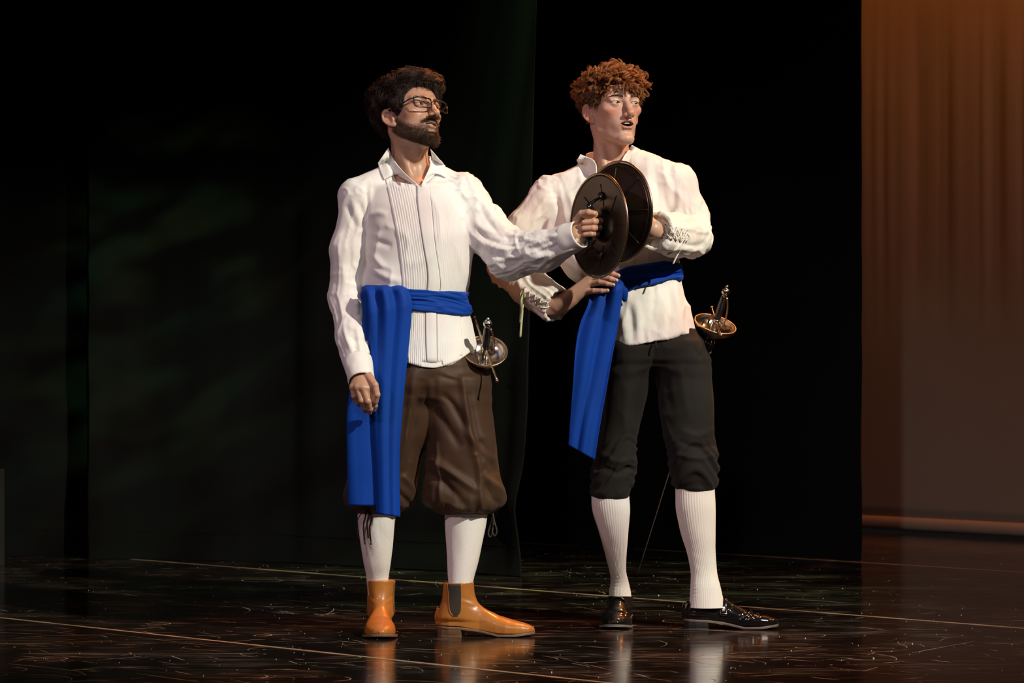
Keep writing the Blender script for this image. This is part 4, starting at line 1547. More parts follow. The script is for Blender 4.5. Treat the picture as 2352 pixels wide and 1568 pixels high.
def make_shoe(name, person, heel, yaw, L, side, kind, label):
    """kind 'boot' = tan ankle boot with elastic gusset, 'shoe' = black polished low shoe"""
    fw, inv = foot_frame(heel, yaw)
    if kind == 'boot':
        shaft = [(0.02, 0.050, 0, 0.046, 0.037), (0.07, 0.055, 0, 0.050, 0.037), (0.115, 0.062, 0, 0.047, 0.040), (0.180, 0.066, 0, 0.047, 0.046)]
        sd = shoe_sdf(inv, L, side, 0.165, 0.02, shaft)
        um, sm, hm = MT['tan'], MT['sole'], MT['heel']
    else:
        shaft = [(0.02, 0.048, 0, 0.044, 0.036), (0.06, 0.052, 0, 0.046, 0.036), (0.12, 0.058, 0, 0.044, 0.040)]
        sd = shoe_sdf(inv, L, side, 0.088, 0.10, shaft)
        um, sm, hm = MT['black_leather'], MT['welt'], MT['black_sole']
    c = fw(np.array([[L / 2, 0, 0.1]]))[0]
    V, F = mesh_sdf(sd, c - [0.19, 0.19, 0.11], c + [0.19, 0.19, 0.10], 0.0030)
    q = inv(V)
    N = vnormals(V, F)
    # creases where the foot bends
    x, z = q[:, 0], q[:, 2]
    cr = 0
    if kind == 'boot':
        for x0, z0, x1, z1, a, w_ in ((0.075, 0.125, 0.112, 0.108, -0.003, 0.006), (0.085, 0.108, 0.120, 0.098, 0.003, 0.006), (0.09, 0.10, 0.125, 0.088, -0.0025, 0.006), (0.155, 0.045, 0.190, 0.062, -0.0018, 0.006), (0.175, 0.040, 0.200, 0.058, -0.0012, 0.005)):
            d_, t_ = seg_dist(np.stack([x, z], 1), (x0, z0), (x1, z1))
            cr = cr + 0.25 * a * np.exp(-(d_ / w_) ** 2)
        cr = cr + 0.0004 * noise(q * [40, 40, 60], 7) * np.clip((z - 0.05) / 0.04, 0, 1)
    else:
        for x0, z0, x1, z1, a, w_ in ((0.180, 0.035, 0.205, 0.062, -0.0030, 0.004), (0.190, 0.035, 0.215, 0.060, 0.0025, 0.004), (0.199, 0.033, 0.226, 0.056, -0.0030, 0.004), (0.21, 0.033, 0.236, 0.052, 0.0020, 0.004), (0.222, 0.032, 0.244, 0.048, -0.0020, 0.004)):
            d_, t_ = seg_dist(np.stack([x, z], 1), (x0, z0), (x1, z1))
            cr = cr + a * np.exp(-(d_ / w_) ** 2) * np.clip((z - 0.03) / 0.01, 0, 1)
        # raised seams: quarter line and heel counter
        for x0, z0, x1, z1 in ((0.045, 0.035, 0.062, 0.085), (0.10, 0.03, 0.16, 0.075)):
            d_, t_ = seg_dist(np.stack([x, z], 1), (x0, z0), (x1, z1))
            cr = cr + 0.0012 * np.exp(-(d_ / 0.003) ** 2)
    V = V + N * (cr * np.ones(len(V)))[:, None]
    up = obj(name, V, F, um, person)
    up['label'] = label
    # sole with a little toe spring, heel block under the back
    z0 = lambda t: np.interp(t, [0, 0.25, 0.42, 0.65, 0.82, 1.0], [0.024, 0.022, 0.016, 0.002, 0.003, 0.010])
    obj('sole', *sole_mesh(fw, L, side, z0, 0.0075, grow=0.0035), sm, up)
    obj('heel', *sole_mesh(fw, L, side, lambda t: 0 * t, lambda t: np.full_like(t, 0.0245), 0.004, 0.265, grow=0.0015), hm, up)
    if kind == 'boot':
        bv = bvh_of(V, F)
        for s in (-1, 1):
            nu, nv = 15, 16
            G = np.zeros((nv, nu, 3))
            for j in range(nv):
                v = j / (nv - 1)
                zz = 0.162 - v * 0.098
                half = 0.021 * (1 - 0.18 * v) * (1 if v < 0.75 else math.sqrt(max(0.05, 1 - ((v - 0.75) / 0.27) ** 2)))
                mid = 0.060 + 0.004 * v
                for i in range(nu):
                    xx = mid + (i / (nu - 1) * 2 - 1) * half
                    o = fw(np.array([xx * L / 0.30, s * 0.2, zz]))
                    t = fw(np.array([xx * L / 0.30, 0.0, zz]))
                    h = bv.ray_cast(Vector(o), Vector(norm(t - o)))
                    pt = np.array(h[0]) if h[0] is not None else fw(np.array([xx * L / 0.30, s * 0.036, zz]))
                    rib = 0.0006 * math.cos(i * math.pi)
                    G[j, i] = pt + norm(o - t) * (0.0012 + rib)
            o = sheet('elastic_gusset', G, MT['elastic'], up, 0.002)
            # stitched edge round the gusset
            rim = np.concatenate([G[:, 0], G[-1], G[::-1, -1]])
            mb = MB()
            add_tube(mb, rim, 0.0013, 6)
            mb.build('gusset_edge', MT['tan'], up)
        lp = smooth_path([(0.010, 0.0, 0.150), (-0.004, 0.0, 0.166), (-0.010, 0.0, 0.160), (0.004, 0, 0.148)], 14)
        mb = MB()
        add_tube(mb, fw(lp), 0.003, 6, flat=0.4)
        mb.build('pull_tab', MT['elastic'], up)
    else:
        bv = bvh_of(V, F)
        # strap across the instep with a small buckle on the outside
        pts = []
        for a in np.linspace(-1.25, 1.25, 21):
            o = fw(np.array([0.128, 0.25 * math.sin(a), 0.03 + 0.25 * math.cos(a)]))
            t = fw(np.array([0.128, 0, 0.03]))
            h = bv.ray_cast(Vector(o), Vector(norm(t - o)))
            if h[0] is not None: pts.append(np.array(h[0]) + norm(o - t) * 0.0016)
        pts = np.array(pts)
        fdir = fw(np.array([1.0, 0, 0])) - fw(np.array([0.0, 0, 0]))
        G = np.stack([pts - fdir * 0.012, pts - fdir * 0.004, pts + fdir * 0.004, pts + fdir * 0.012])
        sheet('strap', G, MT['black_leather'], up, 0.003)
        bp = pts[3] + (pts[3] - fw(np.array([0.128, 0, 0.03]))) * 0.05
        bu = norm(pts[4] - pts[2])
        fr = [bp + fdir * (0.010 * a) + bu * (0.008 * b) for a, b in ((-1, -1), (1, -1), (1, 1), (-1, 1), (-1, -1))]
        mb = MB()
        add_tube(mb, np.array(fr), 0.0014, 6)
        mb.build('buckle', MT['steel'], up)
    return up


def sock_mesh(name, person, rows, Y, top_py, ribs=0, rib_amp=0.0, seed=0, ry=0.9, band=None, extra=None):
    """rows (py, xl, xr, cy) top to bottom"""
    nv, nu = 72, (184 if ribs else 96)
    a = np.array(rows, float)
    py = np.linspace(a[0, 0], a[-1, 0], nv)
    cols = [smooth_path(a, 300)]
    c = cols[0]
    xl, xr, cy = (np.interp(py, c[:, 0], c[:, i]) for i in (1, 2, 3))
    th = np.arange(nu) * 2 * np.pi / nu
    V = np.zeros((nv, nu, 3))
    for j in range(nv):
        p0, p1 = P(xl[j], py[j], cy[j]), P(xr[j], py[j], cy[j])
        cx, rx, z = (p0[0] + p1[0]) / 2, (p1[0] - p0[0]) / 2, p0[2]
        amp = rib_amp * (1.5 if band and py[j] < band else 1.0)
        r = 1 + 0 * th
        d = amp * np.cos(th * ribs) if ribs else 0 * th
        d = d + 0.0012 * noise(np.stack([np.cos(th) * 2, np.sin(th) * 2, th * 0 + z * 14], 1), seed)
        if extra is not None: d = d + extra(py[j], th)
        V[j, :, 0] = cx + (rx + d) * np.cos(th)
        V[j, :, 1] = cy[j] - (rx * ry + d) * np.sin(th)
        V[j, :, 2] = z
    return obj(name, V.reshape(-1, 3), grid_faces(nu, nv, True), MT['sock'], person)


def sash_band(torso_tab, rows_px, Y, grow, seed, person, name='sash', nfold=3.6):
    """band of cloth round the waist. rows_px: (theta_deg, top_py, bottom_py) around the body, theta 0 = image right, 90 = front"""
    nu, nv = 200, 40
    th = np.arange(nu) * 2 * np.pi / nu
    tab = np.asarray(torso_tab)
    rp = np.array(rows_px, float)
    thd = np.degrees(th)
    top = np.interp(thd, rp[:, 0], rp[:, 1], period=360)
    bot = np.interp(thd, rp[:, 0], rp[:, 2], period=360)
    V = np.zeros((nv, nu, 3))
    for j in range(nv):
        v = j / (nv - 1)
        py = top + (bot - top) * v
        z = CAMH - (py - HORIZON) * (DIST + Y) / FPX
        cx, cy, rx, ry = (np.interp(z, tab[:, 0], tab[:, i]) for i in (1, 2, 3, 4))
        k = np.stack([v * nfold + 0.55 * np.sin(th * 2 + seed) + 0.4 * np.sin(th), np.cos(th) * 1.3, np.sin(th) * 1.3], 1)
        f = 0.0065 * ridged(k, seed) + 0.003 * ridged(k * [2.2, 1.2, 1.2], seed + 1)
        edge = -0.010 * (max(0, 1 - v / 0.08) ** 2 + max(0, 1 - (1 - v) / 0.08) ** 2)
        g = grow + f + edge + 0.004 * math.sin(math.pi * v)
        V[j] = np.stack([cx + (rx + g) * np.cos(th), cy - (ry + g) * np.sin(th), z], 1)
    o = obj(name, V.reshape(-1, 3), grid_faces(nu, nv, True), MT['blue'], person)
    md = o.modifiers.new('thickness', 'SOLIDIFY')
    md.thickness = 0.003
    return o


def rope(mb, pts, r, n=30, sides=6, flat=1.0):
    add_tube(mb, smooth_path(pts, n), r, sides, flat)
# ------------------------------------------------------------------ the bearded man with glasses
def cuff_band(name, a, b, ra, rb, m, parent, flat=None, seed=0, thick=0.003):
    """band of cloth from a to b (b = open end)"""
    a, b = np.asarray(a, float), np.asarray(b, float)
    ax = norm(b - a)
    u = norm(np.cross(ax, [0, 1.0, 0]))
    v = np.cross(ax, u)
    nu, nv = 64, 14
    th = np.arange(nu) * 2 * np.pi / nu
    V = []
    for j in range(nv):
        t = j / (nv - 1)
        r = ra + (rb - ra) * t + 0.0015 * noise(np.stack([np.cos(th) * 2, np.sin(th) * 2, th * 0 + t * 3], 1), seed)
        r = r - 0.0025 * max(0, 1 - t / 0.1)
        fu = 1.0 if flat is None else flat
        V.append(a + (b - a) * t + (r * np.cos(th))[:, None] * u * fu + (r * np.sin(th))[:, None] * v)
    o = obj(name, np.concatenate(V), grid_faces(nu, nv, True), m, parent)
    md = o.modifiers.new('thickness', 'SOLIDIFY')
    md.thickness = thick
    md.offset = -1
    return o


def build_man_a():
    Y0 = -0.15
    person = empty('person', (P(965, 1450, 0)[0], -0.15, 0))
    tag(person, 'bearded man in glasses, white pleated shirt and brown breeches, arm stretched out with a shield', 'person')

    # ---------------- pose
    s = 1.03
    R = rot(43, 20, 8)
    ear = R @ (np.array([-0.0775, 0.015, -0.012]) * s)
    cy = -0.125
    C = P(892, 273, cy + ear[1]) - ear
    fw, inv = make_transform(C, R, s)
    arm_r = [P(826, 452, -0.13), P(800, 570, -0.125), P(797, 685, -0.13), P(812, 775, -0.22), P(829, 868, -0.315)]
    arm_l = [P(1066, 446, -0.13), P(1118, 528, -0.16), P(1170, 585, -0.20), P(1245, 577, -0.28), P(1331, 538, -0.375)]

    torso = px_rows([(425, 846, 1064, .082, -.125), (470, 842, 1088, .104, -.140), (540, 845, 1090, .118, -.150), (600, 843, 1084, .115, -.150),
                     (650, 834, 1077, .112, -.150), (690, 843, 1066, .104, -.150), (730, 845, 1078, .112, -.150), (790, 848, 1092, .122, -.152), (862, 850, 1097, .128, -.155)], Y0)
    neck_a, neck_b = C + R @ np.array([0, 0.026, -0.045]), P(944, 402, -0.095)

    def chest(p, ins):
        t = np.array(torso)
        t[:, 3] -= ins
        t[:, 4] -= ins
        d = zloft(p, t)
        d = smin(d, cone(p, P(905, 403, -0.10), P(820, 452, -0.12), 0.045 - ins, 0.053 - ins), 0.03)
        d = smin(d, cone(p, P(986, 408, -0.10), P(1070, 445, -0.12), 0.043 - ins, 0.055 - ins), 0.03)
        return d

    # ---------------- skin
    def skin_top(p):
        d = head_sdf(inv(p), HP_A) * s
        d = smin(d, cone(p, neck_a, neck_b, 0.054, 0.056), 0.022)
        for sx in (-1, 1):
            d = smin(d, cone(p, C + R @ np.array([sx * 0.055, 0.028, -0.045]), P(958 + sx * 6, 424, -0.172), 0.010, 0.008), 0.030)
        d = smin(d, ell(p, C + R @ np.array([0, -0.008, -0.128]), (0.010, 0.009, 0.014)), 0.03)
        c = chest(p, 0.016)
        d = smin(d, c, 0.035)
        d = smax(d, -sph(p, P(960, 418, -0.215), 0.010), 0.015)
        return smax(d, P(0, 470, -0.15)[2] - p[:, 2], 0.004)

    def skin_low(p):
        d = chest(p, 0.018)
        d = smin(d, chain(p, arm_r, [0.040, 0.037, 0.034, 0.030, 0.023], 0.02), 0.02)
        d = smin(d, chain(p, arm_l, [0.040, 0.037, 0.034, 0.030, 0.023], 0.02), 0.02)
        d = smin(d, chain(p, [P(912, 860, -.155), P(885, 1090, -.15), P(866, 1380, -.08)], [0.075, 0.05, 0.024], 0.02), 0.03)
        d = smin(d, chain(p, [P(1035, 860, -.16), P(1062, 1090, -.17), P(1058, 1380, -.18)], [0.075, 0.05, 0.024], 0.02), 0.03)
        return d

    # hands
    W = P(830, 858, -0.305)
    kn = [P(847, 892, -0.350), P(834, 890, -0.356), P(821, 889, -0.350), P(810, 889, -0.338)]
    hr = dict(palm=[(P(820, 820, -.27), W, .026, .022), (W, kn[0], .021, .0125), (W, kn[1], .021, .0125), (W, kn[2], .021, .012), (W, kn[3], .020, .011), (P(829, 868, -.315), P(836, 880, -.325), .024, .020)],
              fingers=[([kn[0], P(857, 917, -.345), P(861, 931, -.325), P(859, 940, -.312)], [.0108, .0098, .0088, .0076]),
                       ([kn[1], P(845, 921, -.357), P(850, 938, -.337), P(849, 947, -.318)], [.0110, .0100, .0090, .0078]),
                       ([kn[2], P(830, 919, -.352), P(837, 936, -.330), P(838, 944, -.313)], [.0106, .0096, .0086, .0074]),
                       ([kn[3], P(813, 909, -.338), P(820, 923, -.320), P(824, 930, -.307)], [.0096, .0086, .0078, .0068]),
                       ([P(845, 862, -.335), P(861, 884, -.362), P(866, 906, -.362), P(863, 922, -.350)], [.0135, .0108, .0098, .0082])])
    Wl = P(1322, 541, -0.368)
    kl = [P(1358, 489, -0.335), P(1363, 505, -0.332), P(1362, 521, -0.335), P(1357, 535, -0.340)]
    hl = dict(palm=[(P(1290, 556, -.335), Wl, .026, .023), (Wl, P(1338, 500, -.358), .023, .017), (Wl, kl[1], .022, .013), (Wl, kl[2], .022, .013), (Wl, kl[3], .021, .012), (P(1340, 500, -.362), kl[0], .016, .013), (P(1338, 520, -.365), P(1340, 530, -.37), .018, .016)],
              fingers=[([kl[0], P(1374, 490, -.368), P(1362, 494, -.402), P(1345, 497, -.398)], [.0112, .0100, .0092, .0082]),
                       ([kl[1], P(1378, 508, -.368), P(1364, 509, -.406), P(1341, 511, -.402)], [.0112, .0102, .0096, .0086]),
                       ([kl[2], P(1376, 523, -.370), P(1362, 524, -.406), P(1340, 525, -.402)], [.0108, .0098, .0092, .0082]),
                       ([kl[3], P(1370, 537, -.372), P(1358, 537, -.402), P(1343, 538, -.398)], [.0098, .0090, .0084, .0074]),
                       ([P(1326, 507, -.372), P(1336, 491, -.392), P(1352, 488, -.408), P(1364, 490, -.412)], [.0150, .0118, .0104, .0088])])
    parts = [mesh_sdf(skin_top, C + [-0.25, -0.18, -0.30], C + [0.25, 0.20, 0.17], 0.0020),
             mesh_sdf(skin_low, (-0.75, -0.45, 0.05), (0.40, 0.12, 1.45), 0.010, 0)]
    for h in (hr, hl):
        lo, hi = spec_bounds(h)
        parts.append(mesh_sdf(hand_sdf(h), lo, hi, 0.0020))
    V, T = union_mesh(parts)
    loc = inv(V)
    near = np.linalg.norm(V - C, axis=1) < 0.30
    col = np.tile(np.array(HP_A['skin']), (len(V), 1))
    col[near] = skin_colors(loc[near], HP_A)
    for h in (hr, hl):
        for pts, rad in h['fingers']:
            for q in pts[1:]:
                g = np.exp(-(np.linalg.norm(V - q, axis=1) / 0.010) ** 2)[:, None] * 0.35
                col = col * (1 - g) + g * col * np.array([1.02, 0.78, 0.74])
    body = obj('body', V, T, MT['skin'], person, colors=col)

    hv, hf = parts[0]
    hn = vnormals(hv, hf)
    for sx in (-1, 1):
        eyeball('eye', fw(EYE * [sx, 1, 1]), EYE_R * s, norm(R @ np.array([0.16, -1, 0.02])), np.array([0, 0, 1.0]), body, [MT['eye_white'], MT['iris'], MT['pupil']])
    teeth_mesh(HP_A, fw).build('teeth', MT['teeth'], body)
    tw = lambda pa: fw(pa.reshape(-1, 3)).reshape(pa.shape)
    pa, ra = brow_strands(fw, R, 330, 4, 0.0)
    for h_ in (slice(0, len(pa) // 2), slice(len(pa) // 2, None)):
        k = obj('eyebrow', *strands_mesh(tw(pa[h_]), ra[h_]), MT['brow'], body)
        k['kind'] = 'stuff'
    rng = np.random.default_rng(3)
    cap = hair_cap(HP_A, HAIRLINE_A, lambda q: 0.003 + 0.015 * np.clip((q[:, 2] + 0.03) / 0.07, 0, 1) + 0.008 * np.clip((q[:, 1] - 0.02) / 0.06, 0, 1) + 0.019 * np.clip((q[:, 2] - 0.055) / 0.04, 0, 1) + 0.004 * noise(q * 45, 3))
    cv, cf = mesh_sdf(lambda p: cap(inv(p)) * s, C - [0.16, 0.17, 0.16], C + [0.16, 0.17, 0.18], 0.0035)
    hair = obj('hair', cv, cf, MT['hair_cap_dark'], person)
    hair['label'] = 'thick tousled dark brown hair'
    pa, ra = hair_A(fw, inv, (cv, vnormals(cv, cf)), rng, cap)
    k = obj('hair_strands', *strands_mesh(tw(pa), ra), MT['hair_dark'], hair)
    k['kind'] = 'stuff'
    pa, ra = beard_A(fw, inv, (hv, hn), rng)
    k = obj('beard', *strands_mesh(tw(pa), ra), MT['beard'], person)
    k['label'] = 'short dark brown beard and moustache'

    # ---------------- shirt
    hem_x = np.array([P(x, 0, Y0)[0] for x in (845, 900, 935, 965, 1000, 1040, 1075, 1100)])
    hem_z = np.array([P(0, y, Y0 - 0.12)[2] for y in (812, 820, 833, 843, 847, 836, 815, 792)])
    vl, vr, vb = P(880, 330, -0.2), P(1004, 330, -0.2), P(964.5, 431, -0.2)

    def vneck(p):
        q = np.stack([p[:, 0], p[:, 2]], 1)
        def side(a, b, sg):
            a, b = np.array([a[0], a[2]]), np.array([b[0], b[2]])
            t = norm(b - a)
            n = np.array([-t[1], t[0]]) * sg
            return (q - a) @ n
        d = np.maximum(side(vl, vb, -1), side(vr, vb, 1))
        return np.maximum(d, p[:, 1] + 0.10)

    def shirt(p):
        d = chest(p, 0.0)
        d = smin(d, chain(p, arm_r, [0.056, 0.053, 0.050, 0.047, 0.039], 0.03), 0.015)
        d = smin(d, chain(p, arm_l, [0.058, 0.066, 0.070, 0.057, 0.040], 0.03), 0.016)
        d = smax(d, -cone(p, neck_b + (neck_a - neck_b) * 0.15, neck_a, 0.069, 0.069), 0.006)
        d = smax(d, -vneck(p), 0.004)
        ax = norm(arm_r[-1] - arm_r[-2])
        d = smax(d, (p - arm_r[-1]) @ ax + np.where(np.linalg.norm(p - arm_r[-1], axis=1) < 0.12, 0.012, -1), 0.003)
        ax = norm(arm_l[-1] - arm_l[-2])
        d = smax(d, (p - arm_l[-1]) @ ax + np.where(np.linalg.norm(p - arm_l[-1], axis=1) < 0.12, 0.012, -1), 0.003)
        hz = np.interp(p[:, 0], hem_x, hem_z)
        d = smax(d, np.where(np.abs(p[:, 0] - P(968, 0, Y0)[0]) < 0.2, hz - p[:, 2], -1.0), 0.003)
        # hollow under the hem
        d = smax(d, -np.maximum(chest(p, 0.010), p[:, 2] - hz - 0.05), 0.002)
        return d
    V, F = mesh_sdf(shirt, (-0.62, -0.47, 0.78), (0.29, 0.06, 1.50), 0.0040)
    N = vnormals(V, F)
    disp = sleeve_wrinkles(V, arm_r, 61, bends=(0.30,), ring=0.004, lng=0.0045, rw=0.09, near=0.075)
    disp += sleeve_wrinkles(V, arm_l, 71, bends=(0.06, 0.30), ring=0.0068, lng=0.0050, rw=0.10, near=0.10)
    tors = np.clip((0.02 - chest(V, 0)) / 0.02, 0, 1)
    disp += tors * (0.0045 * noise(V * [13, 9, 4.0], 81) + 0.0050 * np.clip(ridged(V * [10, 8, 9] + 0.3 * np.sin(V[:, [2, 0, 0]] * 14), 82), 0, 1) ** 2.5)
    # cloth gathered above and below the sash
    zs = P(0, 690, Y0)[2]
    g = np.exp(-((V[:, 2] - zs) / 0.085) ** 2)
    disp += tors * g * 0.0035 * ridged(np.stack([V[:, 0] * 42, V[:, 1] * 30, V[:, 2] * 4], 1), 83)
    disp += folds2(V, N, [
        (841, 425, 846, 500, -7, 5), (850, 430, 852, 500, 4, 7), (824, 462, 840, 508, -5, 5), (794, 470, 818, 525, -5, 6), (808, 455, 828, 520, 4, 6),
        (846, 500, 868, 488, 892, 494, 5, 7), (848, 520, 870, 530, 890, 520, -4, 8), (847, 548, 872, 556, 900, 566, -6, 7), (846, 580, 868, 596, 884, 616, 5, 7),
        (848, 612, 880, 632, 922, 648, 6, 8), (850, 632, 870, 642, 890, 650, -5, 5), (842, 600, 850, 640, 860, 655, -4, 6),
        (1090, 500, 1085, 560, 1070, 640, 3, 9), (1045, 560, 1060, 610, 1068, 650, 3, 7), (1100, 470, 1130, 520, 1172, 548, -6, 6), (1094, 510, 1120, 530, 1165, 535, 6, 6),
        (1094, 525, 1125, 552, 1180, 562, -7, 6), (1096, 548, 1130, 565, 1190, 578, 6, 6), (1095, 566, 1130, 585, 1180, 600, -6, 6), (1120, 600, 1165, 618, 1205, 622, 5, 7),
        (1190, 540, 1240, 556, 1300, 520, 5, 6), (1200, 560, 1250, 575, 1310, 540, -5, 6), (1205, 590, 1260, 588, 1320, 562, 5, 7), (1180, 622, 1235, 612, 1300, 590, -5, 6), (1250, 545, 1275, 560, 1290, 600, -4, 5),
        (775, 560, 790, 640, 780, 720, 4, 8), (800, 540, 812, 640, 806, 720, -4, 8), (795, 690, 815, 700, 838, 688, 5, 6), (790, 712, 812, 726, 838, 718, -5, 5), (795, 745, 818, 756, 842, 745, 4, 6), (800, 770, 822, 785, 848, 778, -4, 6)], Y0)
    V = laplace(V + N * disp[:, None], F, 2, 0.5)
    sh = obj('shirt', V, F, MT['cotton'], person)
    sh['label'] = 'white cotton dress shirt with a pleated front'
    bv = bvh_of(V, F)
    cuff_band('cuff', arm_r[-1] + (arm_r[-2] - arm_r[-1]) * 0.46, arm_r[-1] + 0.010 * norm(arm_r[-1] - arm_r[-2]), 0.046, 0.0405, MT['cotton'], sh, seed=4)
    cuff_band('cuff', arm_l[-1] + (arm_l[-2] - arm_l[-1]) * 0.36, arm_l[-1] + 0.006 * norm(arm_l[-1] - arm_l[-2]), 0.050, 0.043, MT['cotton'], sh, seed=5)
    # button on the outstretched cuff
    b0, bn = P(1319, 553, -0.40), norm(np.array([0.2, -1, -0.25]))
    c0 = arm_l[-1] + (arm_l[-2] - arm_l[-1]) * 0.16
    b0 = c0 + bn * 0.047
    bV, bF = lathe([(0.0, 0.0035), (0.003, 0.0032), (0.0048, 0.0035), (0.0055, 0.002), (0.0055, 0.0), (0.0, 0.0)], 16, b0, bn)
    obj('button', bV, bF, MT['button'], sh)

    # pleated bib either side of the placket
    def bib(l, r, n, seed, amp):
        nu, nv = n * 6 + 1, 84
        G = edge_grid(l, r, nu, nv)
        fr = (np.arange(nu) % 6) / 6.0
        saw = np.where(np.arange(nu) == nu - 1, 0, fr) * amp
        off = 0.0022 + np.tile(saw[None], (nv, 1)) + 0.0004 * noise(np.stack([np.repeat(np.arange(nv), nu) * 0.5, np.tile(np.arange(nu), nv) * 0.2, np.zeros(nu * nv)], 1), seed).reshape(nv, nu)
        return sheet('pleated_bib', drape_patch(bv, G, off, -0.26), MT['cotton'], sh, 0.0012)
    bib([(886, 412), (896, 458), (913, 547), (924, 636), (926, 700), (930, 770), (932, 832)], [(946, 424), (957, 473), (968, 547), (980, 631), (976, 700), (976, 770), (979, 845)], 10, 1, 0.0024)
    bib([(986, 429), (993, 483), (1000, 560), (1012, 650), (1004, 700), (1004, 770), (1005, 846)], [(1040, 426), (1052, 483), (1058, 560), (1058, 650), (1056, 700), (1060, 770), (1063, 824)], 11, 2, 0.0011)
    G = edge_grid([(958, 428), (960, 473), (970, 547), (983, 631), (978, 700), (978, 770), (981, 846)], [(986, 429), (992, 483), (999, 560), (1011, 650), (1003, 700), (1003, 770), (1004, 847)], 9, 70)
    off = np.tile(0.0060 - 0.0010 * np.abs(np.linspace(-1, 1, 9))[None], (70, 1))
    sheet('placket', drape_patch(bv, G, off, -0.26), MT['cotton'], sh, 0.002)

    # collar: stand round the neck plus two pointed leaves
    allV = np.concatenate([V, hv])
    bva = BVHTree.FromPolygons([tuple(v) for v in allV], [tuple(f) for f in F] + [tuple(f + len(V)) for f in hf])
    nu, nv = 70, 8
    th = np.radians(np.linspace(-14, 194, nu))
    G = np.zeros((nv, nu, 3))
    for j in range(nv):
        t = j / (nv - 1)
        r = 0.066 - 0.005 * t
        cx, cz = P(942, 0, -0.095)[0], P(0, 392, -0.095)[2]
        fr = np.clip(-np.sin(th), 0, 1)
        G[j, :, 0] = cx + (r + 0.002) * np.cos(th)
        G[j, :, 1] = -0.088 + (r + 0.006) * np.sin(th)
        G[j, :, 2] = cz + 0.010 * np.sin(th) + 0.044 * t - 0.020 * fr
    sheet('collar_stand', G, MT['cotton'], sh, 0.003)

    def leaf(inner, outer, y_in, lift):
        nu_, nv_ = 22, 33
        gi = smooth_path(inner, nv_)
        oo = np.array(outer, float)
        go = np.stack([np.interp(np.linspace(0, 1, nv_), np.linspace(0, 1, len(oo)), oo[:, i]) for i in (0, 1)], 1)
        t = np.linspace(0, 1, nu_)[None, :, None]
        Gp = gi[:, None] * (1 - t) + go[:, None] * t
        q = drape_patch(bva, Gp, np.zeros((nv_, nu_)), -0.15)
        y = q[..., 1]
        yi = np.interp(np.linspace(0, 1, nv_), np.linspace(0, 1, len(y_in)), y_in)
        tt = np.linspace(0, 1, nu_)
        w_ = np.clip(1 - tt * 1.6, 0, 1)[None] ** 1.5
        yy = np.minimum(y - lift * (0.7 + 0.6 * np.sin(np.pi * tt))[None], y - 0.004)
        yy = yy * (1 - w_) + np.minimum(yi[:, None], y - 0.003) * w_
        out = np.zeros_like(q)
        for a in range(nv_):
            for b in range(nu_):
                out[a, b] = P(*Gp[a, b], yy[a, b])
        return sheet('collar_leaf', out, MT['cotton'], sh, 0.0022)
    leaf([(892, 339), (899, 356), (912, 377), (934, 402), (964, 428)], [(868, 374), (873, 392), (882, 413), (908, 398), (962, 430)], (-0.10, -0.135, -0.165, -0.195, -0.222), 0.007)
    leaf([(988, 341), (991, 360), (988, 380), (978, 404), (966, 428)], [(1022, 380), (1026, 394), (1024, 408), (1004, 396), (968, 430)], (-0.10, -0.135, -0.165, -0.195, -0.222), 0.008)

    # ---------------- sash
    sash = sash_band(torso, [(0, 668, 722), (30, 668, 724), (60, 667, 722), (90, 664, 714), (120, 660, 708), (150, 655, 708), (180, 655, 712), (270, 664, 720), (330, 668, 722)], Y0 - 0.10, 0.008, 5, person)
    sash['label'] = 'royal blue sash knotted at the hip with long hanging tails'

    def tail(left, right, yl, seed, nf, amp, bottom=None):
        nu, nv = 70, 110
        Gp = edge_grid(left, right, nu, nv)
        if bottom is not None:
            v = np.linspace(0, 1, nv)[:, None]
            Gp[..., 1] += (np.interp(np.linspace(0, 1, nu), *bottom)[None] * v ** 6)
        v = np.linspace(0, 1, nv)
        u = np.linspace(0, 1, nu)
        U, Vv = np.meshgrid(u, v)
        y = np.interp(v, np.linspace(0, 1, len(yl)), yl)[:, None] + 0 * U
        fold = amp * np.abs(np.cos(np.pi * nf * (U + 0.05 * noise(np.stack([Vv.ravel() * 2, Vv.ravel() * 0, Vv.ravel() * 0 + seed], 1), seed).reshape(U.shape)))) ** 1.5 * (0.10 + 1.0 * np.exp(-Vv * 3.2))
        fold += 0.35 * amp * noise(np.stack([U.ravel() * nf * 1.6, Vv.ravel() * 1.6, U.ravel() * 0], 1), seed + 1).reshape(U.shape)
        rnd = 0.016 * (np.abs(U * 2 - 1) ** 4)
        y = y - fold + rnd + 0.035 * np.clip(1 - Vv / 0.045, 0, 1) ** 2
        G = np.zeros((nv, nu, 3))
        for a in range(nv):
            sc = (DIST + y[a]) / FPX
            G[a] = np.stack([(Gp[a, :, 0] - 1176) * sc, y[a], CAMH - (Gp[a, :, 1] - HORIZON) * sc], 1)
        return sheet('sash_tail', G, MT['blue'], sash, 0.0025)
    tail([(831, 662), (833, 720), (826, 800), (806, 880), (797, 960), (798, 1060), (800, 1161)], [(905, 662), (905, 720), (895, 800), (895, 900), (890, 1000), (888, 1080), (888, 1161)],
         (-0.262, -0.272, -0.262, -0.262, -0.268, -0.272, -0.272), 3, 2.0, 0.012)
    tail([(838, 655), (846, 720), (852, 800), (856, 900), (858, 1000), (862, 1090), (864, 1180)], [(934, 656), (946, 700), (938, 800), (928, 900), (920, 1000), (917, 1090), (919, 1187)],
         (-0.272, -0.290, -0.290, -0.290, -0.292, -0.292, -0.290), 8, 2.6, 0.020)
